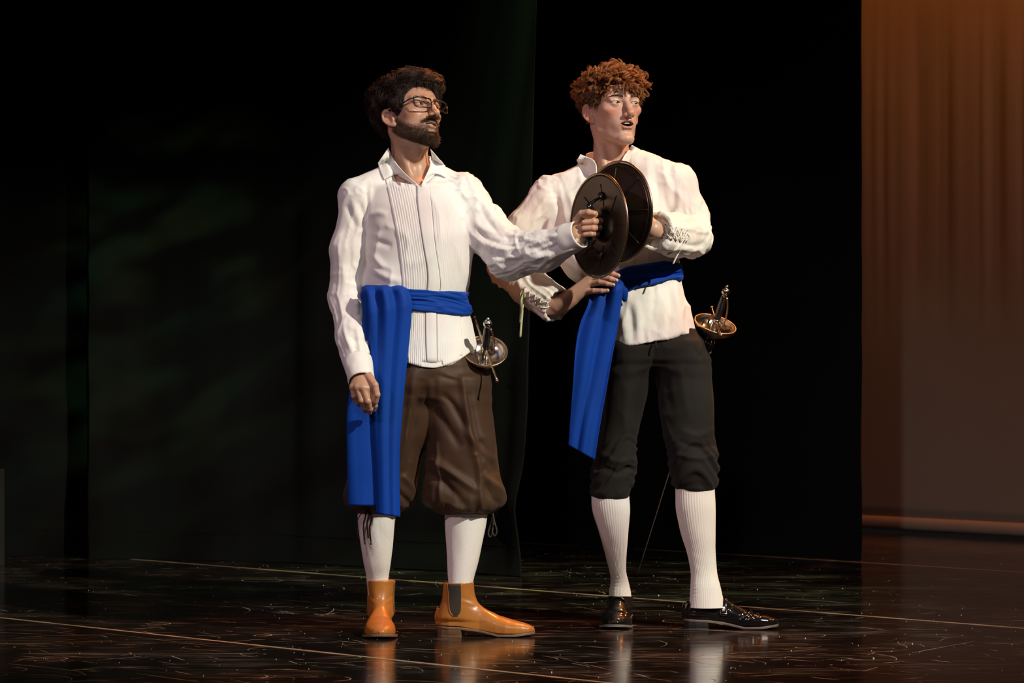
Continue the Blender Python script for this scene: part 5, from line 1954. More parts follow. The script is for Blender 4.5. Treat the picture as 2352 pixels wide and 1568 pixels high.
    # ---------------- breeches
    pel = px_rows([(815, 862, 1092, .112, -.152), (850, 860, 1104, .114, -.155), (885, 860, 1112, .108, -.158), (905, 880, 1100, .09, -.16)], Y0)
    ll = px_rows([(870, 862, 978, .098, -.16), (910, 855, 1000, .098, -.162), (950, 847, 998, .098, -.165), (1000, 832, 986, .098, -.165), (1050, 815, 968, .10, -.16), (1100, 800, 960, .10, -.155), (1138, 788, 958, .10, -.15), (1163, 802, 944, .088, -.145), (1180, 826, 912, .056, -.14)], Y0)
    rl = px_rows([(870, 986, 1110, .098, -.165), (910, 978, 1118, .098, -.168), (950, 978, 1125, .098, -.17), (1000, 978, 1132, .098, -.175), (1050, 977, 1138, .10, -.175), (1100, 971, 1148, .10, -.175), (1143, 968, 1163, .102, -.175), (1163, 982, 1156, .09, -.175), (1180, 1016, 1124, .058, -.17)], Y0)

    def breeches(p):
        d = zloft(p, pel)
        legs = smin(zloft(p, ll), zloft(p, rl), 0.010)
        return smin(d, legs, 0.05)
    V, F = mesh_sdf(breeches, (-0.56, -0.32, 0.35), (0.02, 0.02, 0.90), 0.0043)
    N = vnormals(V, F)
    disp = 0.006 * noise(V * [10, 8, 5], 91) + 0.0045 * ridged(V * [13, 9, 10] + np.array([0.3, 0, 0.2]), 92) + 0.0022 * noise(V * [30, 22, 22], 93)
    zk = P(0, 1150, Y0)[2]
    g = np.exp(-((V[:, 2] - zk + 0.035) / 0.05) ** 2)
    disp += g * 0.006 * ridged(np.stack([V[:, 0] * 36, V[:, 1] * 30, V[:, 2] * 6], 1), 94)
    disp += folds2(V, N, [
        (950, 850, 940, 960, 922, 1080, 7, 8), (968, 870, 955, 960, 940, 1060, -5, 9), (990, 870, 985, 950, 970, 1030, 5, 8),
        (1060, 860, 1076, 980, 1090, 1050, 8, 7), (1090, 1040, 1100, 1090, 1104, 1174, 8, 7), (1074, 900, 1092, 1000, 1108, 1060, -5, 8), (1003, 1015, 1008, 1080, 1014, 1160, 5, 4),
        (1012, 905, 1040, 930, 1070, 985, -6, 8), (1000, 940, 1030, 985, 1060, 1030, -6, 10), (1068, 990, 1100, 1030, 1134, 1062, 6, 8), (1100, 1010, 1120, 1050, 1140, 1090, -5, 8),
        (985, 1050, 1030, 1080, 1098, 1130, 8, 9), (975, 1080, 1020, 1110, 1070, 1160, -7, 9), (1106, 1085, 1130, 1110, 1158, 1136, 7, 8), (1110, 1110, 1130, 1140, 1150, 1160, -6, 8),
        (925, 1090, 940, 1110, 956, 1135, 6, 7), (900, 1120, 925, 1140, 945, 1165, -6, 7), (1000, 860, 1030, 868, 1058, 872, -3, 6), (1020, 1150, 1060, 1165, 1095, 1172, 5, 6)], Y0) * 1.6
    disp = disp * np.clip((V[:, 2] - P(0, 1180, Y0)[2]) / 0.03, 0.08, 1)
    V = laplace(V + N * disp[:, None], F, 1, 0.5)
    br = obj('breeches', V, F, MT['brown'], person)
    br['label'] = 'baggy brown satin knee breeches'
    mb = MB()   # crossed waist strap and belt hidden under the shirt, ties below the knees
    for k, (x, y0, y1, dy) in enumerate(((823, 1168, 1238, -.20), (838, 1165, 1250, -.212), (846, 1166, 1236, -.22), (852, 1170, 1251, -.215))):
        rope(mb, [P(842, 1162, -.20), P(x + 2, y0 + 18, dy - .01), P(x - 3, (y0 + y1) / 2, dy), P(x, y1, dy)], 0.0030, 24, 6, 0.5)
    mb.build('knee_tie', MT['cord_brown'], br)
    mb = MB()
    rope(mb, [P(1128, 1165, -.17), P(1131, 1190, -.18), P(1122, 1222, -.18), P(1128, 1232, -.185), P(1133, 1205, -.18), P(1130, 1188, -.185)], 0.0028, 30, 6, 0.6)
    rope(mb, [P(1130, 1168, -.17), P(1135, 1195, -.19), P(1141, 1218, -.19), P(1137, 1230, -.19), P(1131, 1222, -.19), P(1134, 1200, -.18)], 0.0028, 30, 6, 0.6)
    mb.build('knee_tie', MT['cord_brown'], br)

    # ---------------- stockings and boots
    sock_mesh('stocking', person, [(1140, 818, 910, -.135), (1180, 821, 907, -.135), (1230, 825, 904, -.125), (1290, 834, 898, -.105), (1330, 842, 892, -.088), (1372, 844, 889, -.082)], Y0, 1140, seed=3, ry=1.0)
    sock_mesh('stocking', person, [(1140, 1019, 1122, -.17), (1180, 1022, 1120, -.17), (1220, 1023, 1114, -.17), (1280, 1027, 1101, -.175), (1330, 1029, 1088, -.18), (1372, 1031, 1082, -.18)], Y0, 1140, seed=4, ry=1.0)
    make_shoe('ankle_boot', person, (-0.414, -0.018, 0), 3, 0.295, -1, 'boot', 'tan leather ankle boot pointing at the audience')
    make_shoe('ankle_boot', person, (P(1005, 0, -0.165)[0], -0.165, 0), 80, 0.305, 1, 'boot', 'tan leather ankle boot seen side on')

    # ---------------- glasses (rest on the nose)
    e = empty('eyeglasses', C)
    tag(e, 'black rectangular eyeglasses worn by the bearded man', 'glasses')

    def rim_path(sx):
        pts = []
        hw, hh = 0.0290, 0.0165
        for t in np.linspace(0, 2 * np.pi, 48, endpoint=False):
            c_, s_ = math.cos(t), math.sin(t)
            x = hw * np.sign(c_) * abs(c_) ** 0.42
            z = hh * np.sign(s_) * abs(s_) ** 0.55
            z = z * (1 + 0.10 * x / hw) + 0.0015 * x / hw
            pts.append((sx * (0.0355 + x), -0.1085 + 4.6 * (0.0355 + x - 0.01) ** 2, -0.0015 + z))
        return np.array(pts)
    mb = MB()
    for sx in (-1, 1):
        r = rim_path(sx)
        r2 = np.concatenate([r, r[:2]])
        add_tube(mb, fw(r2), 0.0020, 8)
        upper = r2[(r2[:, 2] > 0.006)]
        o_ = np.argsort(upper[:, 0])
        add_tube(mb, fw(upper[o_] + [0, 0, 0.0010]), 0.0027, 8)
    add_tube(mb, fw(smooth_path([(-0.0075, -0.1085, 0.003), (0, -0.1115, 0.0065), (0.0075, -0.1085, 0.003)], 12)), 0.0020, 8)
    mb.build('frame', MT['black_metal'], e)
    for sx in (-1, 1):
        r = rim_path(sx)
        c = r.mean(0) + np.array([0, -0.0006, 0])
        Vl, rings = [], 5
        for k in range(rings):
            t = k / (rings - 1)
            Vl.append(c + (r - c) * (0.02 + 0.98 * t) + np.array([0, -0.0010 * (1 - t * t), 0]))
        Vl = np.concatenate(Vl)
        o = obj('lens', fw(Vl), grid_faces(48, rings, True), MT['glass'], e)
        mb = MB()
        add_tube(mb, fw(smooth_path([(sx * 0.0640, -0.0925, 0.011), (sx * 0.0685, -0.086, 0.012), (sx * 0.0725, -0.050, 0.011), (sx * 0.0765, 0.000, 0.013), (sx * 0.0785, 0.018, 0.010), (sx * 0.0790, 0.034, -0.008)], 30)), 0.0036, 8, flat=0.5)
        mb.build('temple_arm', MT['black_metal'], e)
    return dict(C=C, R=R)


MT['teeth_nail'] = mat('fingernail', (0.62, 0.42, 0.34), 0.25, coat=0.3, var=0.05)
build_man_a()
# ------------------------------------------------------------------ the red-haired man
def build_man_b():
    Y0 = 0.05
    person = empty('person', (P(1500, 1445, 0.05)[0], 0.10, 0))
    tag(person, 'red-haired man in a loose cream shirt with laced cuffs, hand on his hip', 'person')
    s = 1.04
    R = rot(24, 8, 0)
    ear = R @ (np.array([-0.0775, 0.015, -0.012]) * s)
    cy = 0.03
    C = P(1352, 262, cy + ear[1]) - ear
    fw, inv = make_transform(C, R, s, 1.0)
    arm_r = [P(1264, 446, 0.06), P(1206, 527, 0.09), P(1163, 612, 0.13), P(1216, 658, 0.06), P(1281, 702, -0.035)]
    arm_l = [P(1546, 430, 0.05), P(1578, 498, 0.03), P(1590, 545, -0.015), P(1556, 543, -0.10), P(1506, 531, -0.205)]
    torso = px_rows([(412, 1296, 1536, .082, .065), (450, 1275, 1556, .104, .052), (500, 1274, 1552, .118, .045), (550, 1290, 1550, .116, .045), (600, 1308, 1556, .112, .045),
                     (640, 1338, 1560, .106, .045), (680, 1356, 1577, .112, .045), (720, 1372, 1590, .118, .046), (770, 1386, 1601, .124, .048), (810, 1392, 1606, .126, .05)], Y0)
    neck_a, neck_b = C + R @ np.array([0, 0.026, -0.045]), P(1403, 388, 0.075)

    def chest(p, ins):
        t = np.array(torso)
        t[:, 3] -= ins
        t[:, 4] -= ins
        d = zloft(p, t)
        d = smin(d, cone(p, P(1352, 402, 0.07), P(1266, 452, 0.06), 0.045 - ins, 0.058 - ins), 0.03)
        d = smin(d, cone(p, P(1462, 376, 0.07), P(1540, 427, 0.05), 0.046 - ins, 0.074 - ins), 0.03)
        return d

    def skin_top(p):
        d = head_sdf(inv(p), HP_B) * s
        d = smin(d, cone(p, neck_a, neck_b, 0.053, 0.057), 0.022)
        for sx in (-1, 1):
            d = smin(d, cone(p, C + R @ np.array([sx * 0.053, 0.028, -0.048]), P(1404 + sx * 7, 408, -0.004), 0.011, 0.008), 0.028)
        d = smin(d, ell(p, C + R @ np.array([0, -0.010, -0.130]), (0.010, 0.009, 0.014)), 0.03)
        d = smin(d, chest(p, 0.016), 0.035)
        d = smax(d, -sph(p, P(1404, 402, -0.035), 0.010), 0.015)
        return smax(d, P(0, 470, 0.05)[2] - p[:, 2], 0.004)

    def skin_low(p):
        d = chest(p, 0.032)
        d = smin(d, chain(p, arm_r, [0.040, 0.037, 0.034, 0.030, 0.024], 0.02), 0.02)
        d = smin(d, chain(p, arm_l, [0.040, 0.037, 0.034, 0.030, 0.024], 0.02), 0.02)
        d = smin(d, chain(p, [P(1448, 830, .05), P(1415, 1060, .09), P(1424, 1395, .24)], [0.072, 0.042, 0.016], 0.02), 0.03)
        d = smin(d, chain(p, [P(1560, 830, .05), P(1596, 1060, .05), P(1618, 1395, .07)], [0.072, 0.042, 0.016], 0.02), 0.03)
        return d

    W = P(1296, 694, -0.040)
    kn = [P(1362, 632, -.052), P(1360, 642, -.068), P(1356, 653, -.070), P(1343, 670, -.062)]
    hr = dict(palm=[(P(1262, 705, -.015), W, .026, .024), (W, kn[0], .023, .0125), (W, kn[1], .023, .0125), (W, kn[2], .022, .012), (W, kn[3], .022, .0115), (P(1280, 703, -.034), P(1310, 686, -.045), .025, .022)],
              fingers=[([kn[0], P(1390, 626, -.085), P(1408, 629, -.100), P(1420, 633, -.106)], [.0108, .0092, .0084, .0072]),
                       ([kn[1], P(1386, 637, -.100), P(1402, 640, -.112), P(1415, 644, -.114)], [.0108, .0094, .0086, .0074]),
                       ([kn[2], P(1378, 648, -.098), P(1394, 651, -.108), P(1408, 654, -.110)], [.0104, .0090, .0082, .0070]),
                       ([kn[3], P(1364, 668, -.088), P(1382, 668, -.098), P(1395, 667, -.100)], [.0098, .0086, .0078, .0068]),
                       ([P(1310, 676, -.025), P(1338, 658, .010), P(1352, 652, .035), P(1360, 650, .055)], [.0140, .0110, .0098, .0082])])
    Wl = P(1500, 526, -0.205)
    kl = [P(1455, 477, -.170), P(1451, 492, -.166), P(1452, 507, -.168), P(1456, 521, -.174)]
    hl = dict(palm=[(P(1540, 541, -.13), Wl, .026, .0235), (Wl, P(1476, 490, -.20), .024, .018), (Wl, kl[1], .024, .013), (Wl, kl[2], .023, .013), (Wl, kl[3], .022, .012), (P(1476, 488, -.2), kl[0], .017, .013)],
              fingers=[([kl[0], P(1440, 478, -.192), P(1446, 480, -.222), P(1460, 482, -.224)], [.0112, .0100, .0092, .0082]),
                       ([kl[1], P(1437, 493, -.190), P(1444, 494, -.222), P(1460, 495, -.224)], [.0112, .0102, .0096, .0086]),
                       ([kl[2], P(1438, 508, -.192), P(1446, 508, -.222), P(1461, 508, -.224)], [.0108, .0098, .0092, .0082]),
                       ([kl[3], P(1443, 521, -.196), P(1450, 521, -.222), P(1463, 521, -.224)], [.0098, .0090, .0084, .0074]),
                       ([P(1484, 500, -.222), P(1474, 484, -.235), P(1460, 476, -.238), P(1450, 474, -.238)], [.0150, .0118, .0104, .0088])])
    parts = [mesh_sdf(skin_top, C + [-0.26, -0.18, -0.30], C + [0.26, 0.20, 0.17], 0.0020),
             mesh_sdf(skin_low, (-0.12, -0.30, 0.05), (0.72, 0.36, 1.48), 0.010, 0)]
    for h in (hr, hl):
        lo, hi = spec_bounds(h)
        parts.append(mesh_sdf(hand_sdf(h), lo, hi, 0.0020))
    V, T = union_mesh(parts)
    near = np.linalg.norm(V - C, axis=1) < 0.30
    col = np.tile(np.array(HP_B['skin']), (len(V), 1))
    col[near] = skin_colors(inv(V[near]), HP_B)
    for h in (hr, hl):
        for pts, rad in h['fingers']:
            for q in pts[1:]:
                g = np.exp(-(np.linalg.norm(V - q, axis=1) / 0.010) ** 2)[:, None] * 0.40
                col = col * (1 - g) + g * col * np.array([1.02, 0.74, 0.70])
    body = obj('body', V, T, MT['skin'], person, colors=col)
    hv, hf = parts[0]
    for sx in (-1, 1):
        eyeball('eye', fw(EYE * [sx, 1, 1]), EYE_R * s, norm(R @ np.array([0.30, -1, 0.04])), np.array([0, 0, 1.0]), body, [MT['eye_white'], MT['iris'], MT['pupil']])
    teeth_mesh(HP_B, fw).build('teeth', MT['teeth'], body)
    tw = lambda pa: fw(pa.reshape(-1, 3)).reshape(pa.shape)
    pa, ra = brow_strands(fw, R, 360, 9, 0.0)
    for h_ in (slice(0, len(pa) // 2), slice(len(pa) // 2, None)):
        k = obj('eyebrow', *strands_mesh(tw(pa[h_]), ra[h_]), MT['brow'], body)
        k['kind'] = 'stuff'
    nails(hr, [0, 1, 2, 3], np.array([0.0, -1, 0.35]), MT['teeth_nail'], body)
    rng = np.random.default_rng(5)
    cap = hair_cap(HP_B, HAIRLINE_B, lambda q: 0.002 + 0.013 * np.clip((q[:, 2] - 0.015) / 0.05, 0, 1) + 0.004 * noise(q * 60, 3))
    cv, cf = mesh_sdf(lambda p: cap(inv(p)) * s, C - [0.16, 0.17, 0.16], C + [0.16, 0.17, 0.18], 0.0035)
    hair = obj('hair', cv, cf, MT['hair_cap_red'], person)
    hair['label'] = 'curly ginger hair cropped short at the sides'
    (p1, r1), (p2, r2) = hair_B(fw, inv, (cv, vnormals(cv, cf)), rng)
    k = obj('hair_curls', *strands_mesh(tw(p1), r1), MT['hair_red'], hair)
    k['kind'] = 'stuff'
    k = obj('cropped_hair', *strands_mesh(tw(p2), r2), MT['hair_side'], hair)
    k['kind'] = 'stuff'

    # ---------------- shirt
    hem_x = np.array([P(x, 0, Y0)[0] for x in (1385, 1415, 1440, 1470, 1500, 1530, 1560, 1580, 1608)])
    hem_z = np.array([P(0, y, Y0 - 0.12)[2] for y in (792, 792, 793, 791, 785, 777, 766, 768, 763)])
    vl, vr, vb = P(1333, 330, -0.03), P(1456, 322, -0.03), P(1398, 445, -0.03)

    def vneck(p):
        q = np.stack([p[:, 0], p[:, 2]], 1)
        def side(a, b, sg):
            a, b = np.array([a[0], a[2]]), np.array([b[0], b[2]])
            t = norm(b - a)
            return (q - a) @ (np.array([-t[1], t[0]]) * sg)
        return np.maximum(np.maximum(side(vl, vb, -1), side(vr, vb, 1)), p[:, 1] - 0.07)

    def shirt(p):
        d = chest(p, 0.0)
        d = smin(d, chain(p, arm_r, [0.060, 0.059, 0.056, 0.056, 0.057], 0.03), 0.014)
        d = smin(d, chain(p, arm_l, [0.072, 0.062, 0.057, 0.060, 0.064], 0.03), 0.014)
        d = smin(d, cone(p, P(1262, 480, 0.06), P(1272, 570, 0.06), 0.040, 0.034), 0.04)
        # blouse of cloth over the sash on his right side
        d = smin(d, ell(p, P(1330, 590, 0.03), (0.055, 0.085, 0.075)), 0.05)
        d = smax(d, -cone(p, neck_b + (neck_a - neck_b) * 0.15, neck_a, 0.070, 0.070), 0.006)
        d = smax(d, -vneck(p), 0.004)
        for arm, cutl in ((arm_r, 0.0), (arm_l, 0.0)):
            ax = norm(arm[-1] - arm[-2])
            r = np.linalg.norm(p - arm[-1], axis=1)
            d = smax(d, np.where(r < 0.13, (p - arm[-1]) @ ax, -1.0), 0.003)
            d = smax(d, -np.maximum(cone(p, arm[-1] - ax * 0.05, arm[-1] + ax * 0.05, 0.048, 0.051), np.where(r < 0.13, -0.02 - (p - arm[-1]) @ ax, 1.0)), 0.002)
        hz = np.interp(p[:, 0], hem_x, hem_z)
        d = smax(d, np.where(np.abs(p[:, 0] - P(1496, 0, Y0)[0]) < 0.19, hz - p[:, 2], -1.0), 0.003)
        d = smax(d, -np.maximum(chest(p, 0.010), p[:, 2] - hz - 0.05), 0.002)
        return d
    V, F = mesh_sdf(shirt, (-0.16, -0.33, 0.86), (0.73, 0.24, 1.56), 0.0040)
    N = vnormals(V, F)
    disp = sleeve_wrinkles(V, arm_r, 161, bends=(0.27, 0.36), ring=0.006, lng=0.0050, rw=0.08, near=0.085)
    disp += sleeve_wrinkles(V, arm_l, 171, bends=(0.14,), ring=0.006, lng=0.0050, rw=0.08, near=0.095)
    tors = np.clip((0.02 - chest(V, 0)) / 0.02, 0, 1)
    disp += tors * (0.0055 * noise(V * [16, 10, 4.5], 181) + 0.0055 * np.clip(ridged(V * [15, 11, 6] + 0.3 * np.sin(V[:, [2, 0, 0]] * 14), 182), 0, 1) ** 2.2 + 0.0012 * noise(V * [60, 50, 22], 184))
    zs = P(0, 645, Y0)[2] + 0.25 * (V[:, 0] - P(1455, 0, Y0)[0])
    g = np.exp(-((V[:, 2] - zs) / 0.085) ** 2)
    disp += tors * g * 0.0050 * ridged(np.stack([V[:, 0] * 34, V[:, 1] * 26, V[:, 2] * 4], 1), 183)
    # fine crinkle of the linen
    disp += 0.0007 * noise(V * [90, 80, 45], 185)
    disp += folds2(V, N, [
        (1262, 410, 1282, 470, 1290, 530, -6, 6), (1280, 420, 1296, 480, 1300, 560, 4, 7), (1240, 470, 1225, 520, 1200, 560, 4, 7), (1255, 500, 1240, 540, 1210, 575, -4, 7),
        (1300, 430, 1320, 480, 1330, 540, 3, 8), (1290, 560, 1300, 600, 1330, 640, -5, 7), (1300, 540, 1320, 590, 1340, 630, 4, 7),
        (1500, 370, 1510, 430, 1512, 500, -4, 6), (1515, 372, 1530, 430, 1536, 490, 4, 7), (1535, 380, 1548, 430, 1545, 490, -5, 6), (1485, 360, 1490, 420, 1500, 480, 3, 7), (1555, 420, 1562, 470, 1540, 505, 5, 6),
        (1575, 420, 1590, 470, 1600, 520, 4, 8), (1530, 500, 1565, 515, 1610, 510, -5, 6), (1540, 490, 1575, 500, 1612, 492, 4, 6), (1560, 560, 1590, 566, 1622, 556, -4, 6), (1550, 580, 1590, 585, 1620, 575, 4, 6),
        (1440, 690, 1450, 730, 1455, 788, -6, 8), (1462, 690, 1466, 740, 1470, 788, 4, 9), (1532, 650, 1538, 710, 1530, 775, -6, 8), (1545, 650, 1556, 700, 1560, 765, 5, 8), (1568, 650, 1580, 710, 1590, 765, -5, 7), (1500, 650, 1503, 690, 1500, 730, -3, 6), (1425, 700, 1432, 740, 1440, 785, 4, 7),
        (1180, 640, 1210, 668, 1245, 690, 4, 7), (1190, 680, 1220, 705, 1250, 725, -4, 6), (1230, 640, 1262, 655, 1290, 668, 3, 6)], Y0)
    V = laplace(V + N * disp[:, None], F, 2, 0.5)
    sh = obj('shirt', V, F, MT['linen'], person)
    sh['label'] = 'loose cream crinkled linen shirt with a band collar'
    bv = bvh_of(V, F)
    allV = np.concatenate([V, hv])
    bva = BVHTree.FromPolygons([tuple(v) for v in allV], [tuple(f) for f in F] + [tuple(f + len(V)) for f in hf])
    nu, nv = 70, 8
    th = np.radians(np.linspace(-50, 230, nu))
    G = np.zeros((nv, nu, 3))
    for j in range(nv):
        t = j / (nv - 1)
        r = 0.070 - 0.004 * t
        cx, cz = P(1399, 0, 0.075)[0], P(0, 372, 0.075)[2]
        G[j, :, 0] = cx + (r + 0.006) * np.cos(th)
        G[j, :, 1] = 0.078 + (r + 0.004) * np.sin(th)
        G[j, :, 2] = cz + 0.012 * np.sin(th) + 0.12 * (G[j, :, 0] - cx) + 0.034 * t - 0.022 * np.clip(-np.sin(th), 0, 1)
    sheet('collar_stand', G, MT['linen'], sh, 0.003)

    def leaf(inner, outer, y_in, lift):
        nu_, nv_ = 16, 22
        gi, go = smooth_path(inner, nv_), smooth_path(outer, nv_)
        t = np.linspace(0, 1, nu_)[None, :, None]
        Gp = gi[:, None] * (1 - t) + go[:, None] * t
        y = drape_patch(bva, Gp, np.zeros((nv_, nu_)), 0.0)[..., 1]
        yi = np.interp(np.linspace(0, 1, nv_), np.linspace(0, 1, len(y_in)), y_in)
        tt = np.linspace(0, 1, nu_)
        w_ = np.clip(1 - tt * 1.3, 0, 1)[None] ** 1.3
        yy = (y - 0.004) * (1 - w_) + np.minimum(yi[:, None], y - 0.003) * w_
        out = np.zeros((nv_, nu_, 3))
        for a in range(nv_):
            for b in range(nu_):
                out[a, b] = P(*Gp[a, b], yy[a, b])
        return sheet('collar_band', out, MT['linen'], sh, 0.003)
    leaf([(1333, 354), (1347, 360), (1360, 366), (1369, 379), (1370, 399)], [(1325, 368), (1330, 379), (1337, 391), (1348, 402), (1362, 408)], (0.03, 0.005, -0.015, -0.03, -0.045), 0.006)
    leaf([(1451, 333), (1443, 346), (1434, 358), (1428, 371), (1424, 384)], [(1470, 343), (1463, 354), (1456, 366), (1450, 378), (1440, 392)], (0.03, 0.005, -0.015, -0.03, -0.045), 0.006)

    # laced cuffs
    def surf(px, py, off):
        p, n = hit_front(bv, px, py)
        if p is None: return P(px, py, -0.15)
        return p + norm(n) * off

    def lacing(a0, a1, b0, b1, n, m):
        ea = [np.array(a0) + (np.array(a1) - a0) * t for t in np.linspace(0, 1, n)]
        eb = [np.array(b0) + (np.array(b1) - b0) * t for t in np.linspace(0, 1, n)]
        # slit between the two rows of eyelets
        for i in range(n):
            for q in (ea[i], eb[i]):
                p = surf(q[0], q[1], 0.001)
                h = hit_front(bv, q[0], q[1])[1]
                nn = norm(h) if h is not None else np.array([0, -1.0, 0])
                Vv, Ff = lathe([(0.0009, 0.0), (0.0019, 0.0012), (0.0030, 0.0012), (0.0034, 0.0)], 12, p, nn)
                obj('eyelet', Vv, Ff, MT['eyelet'], sh)
        mb = MB()
        for i in range(n - 1):
            for (p0, p1) in ((ea[i], eb[i + 1]), (eb[i], ea[i + 1])):
                pts = [surf(*(p0 + (p1 - p0) * t), 0.002 + 0.004 * math.sin(math.pi * t)) for t in np.linspace(0, 1, 7)]
                add_tube(mb, np.array(pts), 0.0021, 6)
        mb.build('lacing', m, sh)
    lacing((1206, 661), (1268, 700), (1196, 676), (1256, 716), 6, MT['cord_white'])
    lacing((1516, 514), (1578, 531), (1521, 546), (1572, 556), 6, MT['cord_white'])
    for pts, m in (([(1203, 672), (1197, 692), (1196, 720), (1195, 741)], 'cord_green'), ([(1201, 673), (1201, 700), (1198, 735), (1195, 774)], 'cord_green'),
                   ([(1200, 668), (1196, 678), (1203, 684), (1206, 676)], 'cord_green'),
                   ([(1578, 534), (1566, 556), (1550, 575), (1532, 585)], 'cord_white'), ([(1580, 536), (1570, 560), (1556, 585), (1546, 606)], 'cord_white'), ([(1576, 533), (1584, 545), (1574, 552), (1568, 545)], 'cord_white')):
        mb = MB()
        y0 = surf(pts[0][0], pts[0][1], 0.006)[1]
        path = []
        for k_, q in enumerate(smooth_path(pts, 20)):
            h, _ = hit_front(bv, q[0], q[1])
            y = min(y0, (h[1] - 0.006) if h is not None and abs(h[1] - y0) < 0.08 else y0)
            path.append(P(q[0], q[1], y))
        add_tube(mb, np.array(path), np.full(20, 0.0036), 8, flat=0.7)
        mb.build('lace_end', MT[m], sh)

    # ---------------- sash
    sash = sash_band(torso, [(0, 606, 641), (45, 598, 644), (90, 612, 662), (115, 632, 682), (150, 648, 700), (180, 652, 706), (270, 632, 680), (330, 612, 648)], Y0 - 0.10, 0.013, 15, person, nfold=3.0)
    sash['label'] = 'royal blue sash slung aslant with one long hanging tail'
    nu, nv = 90, 110
    Gp = edge_grid([(1356, 668), (1350, 700), (1332, 745), (1322, 800), (1317, 870), (1311, 950), (1306, 1022)], [(1429, 642), (1429, 680), (1420, 745), (1406, 820), (1392, 900), (1378, 980), (1366, 1056)], nu, nv)
    U, Vv = np.meshgrid(np.linspace(0, 1, nu), np.linspace(0, 1, nv))
    y = np.interp(Vv, [0, 0.1, 0.3, 0.6, 1], [-0.080, -0.098, -0.100, -0.092, -0.085])
    y = y + 0.055 * (1 - U) ** 1.5 * np.exp(-Vv * 3) + 0.03 * np.clip(1 - Vv / 0.04, 0, 1) ** 2
    fold = 0.016 * np.abs(np.cos(np.pi * (2.2 * U + 0.45 * Vv + 0.2))) ** 1.4 * (0.45 + 0.7 * np.exp(-Vv * 3)) + 0.010 * noise(np.stack([U.ravel() * 4 + Vv.ravel(), Vv.ravel() * 2, U.ravel() * 0], 1), 77).reshape(U.shape)
    y = y - fold
    G = np.zeros((nv, nu, 3))
    for a in range(nv):
        sc = (DIST + y[a]) / FPX
        G[a] = np.stack([(Gp[a, :, 0] - 1176) * sc, y[a], CAMH - (Gp[a, :, 1] - HORIZON) * sc], 1)
    sheet('sash_tail', G, MT['blue'], sash, 0.0025)
    mb = MB()
    for pts, r in (([P(1436, 692, -.075), P(1430, 665, -.092), P(1422, 640, -.090)], .016),):
        q = smooth_path(pts, 16)
        add_tube(mb, q, r * np.sin(np.linspace(0.35, 2.8, 16)), 16, flat=0.5, up=(0, 1, 0))
    mb.build('sash_knot', MT['blue'], sash)

    # ---------------- trousers
    pel = px_rows([(750, 1404, 1596, .112, .05), (800, 1398, 1612, .112, .05), (826, 1400, 1622, .10, .05), (838, 1412, 1610, .08, .05)], Y0)
    ll = px_rows([(790, 1398, 1515, .10, .05), (830, 1397, 1512, .095, .05), (865, 1393, 1498, .09, .052), (900, 1389, 1490, .088, .055), (950, 1384, 1477, .085, .06), (1000, 1377, 1466, .08, .065), (1050, 1370, 1461, .078, .075), (1100, 1362, 1456, .074, .085), (1136, 1360, 1448, .068, .09), (1148, 1366, 1442, .058, .09)], Y0)
    rl = px_rows([(790, 1490, 1606, .10, .05), (830, 1490, 1626, .095, .05), (865, 1500, 1634, .09, .05), (900, 1509, 1637, .09, .05), (950, 1515, 1638, .088, .05), (1000, 1523, 1638, .085, .05), (1040, 1534, 1644, .082, .05), (1075, 1540, 1648, .080, .05), (1108, 1548, 1644, .074, .05), (1127, 1556, 1639, .062, .05)], Y0)

    def trousers(p):
        return smin(zloft(p, pel), smin(zloft(p, ll), zloft(p, rl), 0.008), 0.05)
    V, F = mesh_sdf(trousers, (0.22, -0.10, 0.38), (0.68, 0.22, 0.98), 0.0042)
    N = vnormals(V, F)
    disp = 0.004 * noise(V * [11, 9, 6], 191) + 0.002 * ridged(V * [16, 12, 14], 192)
    py = HORIZON - (V[:, 2] - CAMH) * FPX / (DIST + V[:, 1])
    bun = np.clip((py - 985) / 80, 0, 1)
    k = np.stack([V[:, 0] * 7, V[:, 1] * 7, V[:, 2] * 44 + 2.5 * np.sin(V[:, 0] * 30)], 1)
    disp += bun * (0.0085 * ridged(k, 193) - 0.001 + 0.0035 * noise(k * 1.7, 194))
    disp += folds2(V, N, [
        (1503, 790, 1500, 830, 1492, 860, -5, 5), (1470, 850, 1462, 920, 1462, 980, -4, 9), (1440, 880, 1436, 950, 1440, 1010, 4, 10), (1520, 830, 1532, 900, 1545, 960, -4, 10), (1560, 830, 1572, 900, 1585, 970, 4, 10),
        (1590, 795, 1600, 810, 1612, 822, -4, 5), (1515, 930, 1530, 975, 1550, 1018, 4, 5), (1560, 985, 1600, 1000, 1640, 985, 5, 8), (1556, 1010, 1600, 1028, 1645, 1020, -6, 7), (1552, 1040, 1600, 1052, 1648, 1044, 6, 6), (1380, 1040, 1420, 1060, 1458, 1050, 5, 7), (1375, 1065, 1415, 1085, 1455, 1075, -6, 7), (1590, 795, 1580, 830, 1572, 850, 3, 5)], Y0)
    zb = np.where(V[:, 0] < P(1500, 0, Y0)[0], P(0, 1148, Y0)[2], P(0, 1127, Y0)[2])
    disp = disp * np.clip((V[:, 2] - zb) / 0.022, 0.08, 1)
    V = laplace(V + N * disp[:, None], F, 1, 0.5)
    tr = obj('trousers', V, F, MT['charcoal'], person)
    tr['label'] = 'charcoal jersey trousers gathered below the knees'
    mb = MB()
    rope(mb, [P(1507, 782, -.078), P(1506, 792, -.083), P(1508, 800, -.082)], 0.003, 12, 6)
    mb.build('drawstring', MT['charcoal'], tr)

    # ---------------- stockings and shoes
    wr = lambda lo, hi: (lambda py_, th_: 0.0011 * math.exp(-((py_ - lo) / hi) ** 2) * np.sin(py_ * 0.75 + 1.5 * np.sin(th_)))
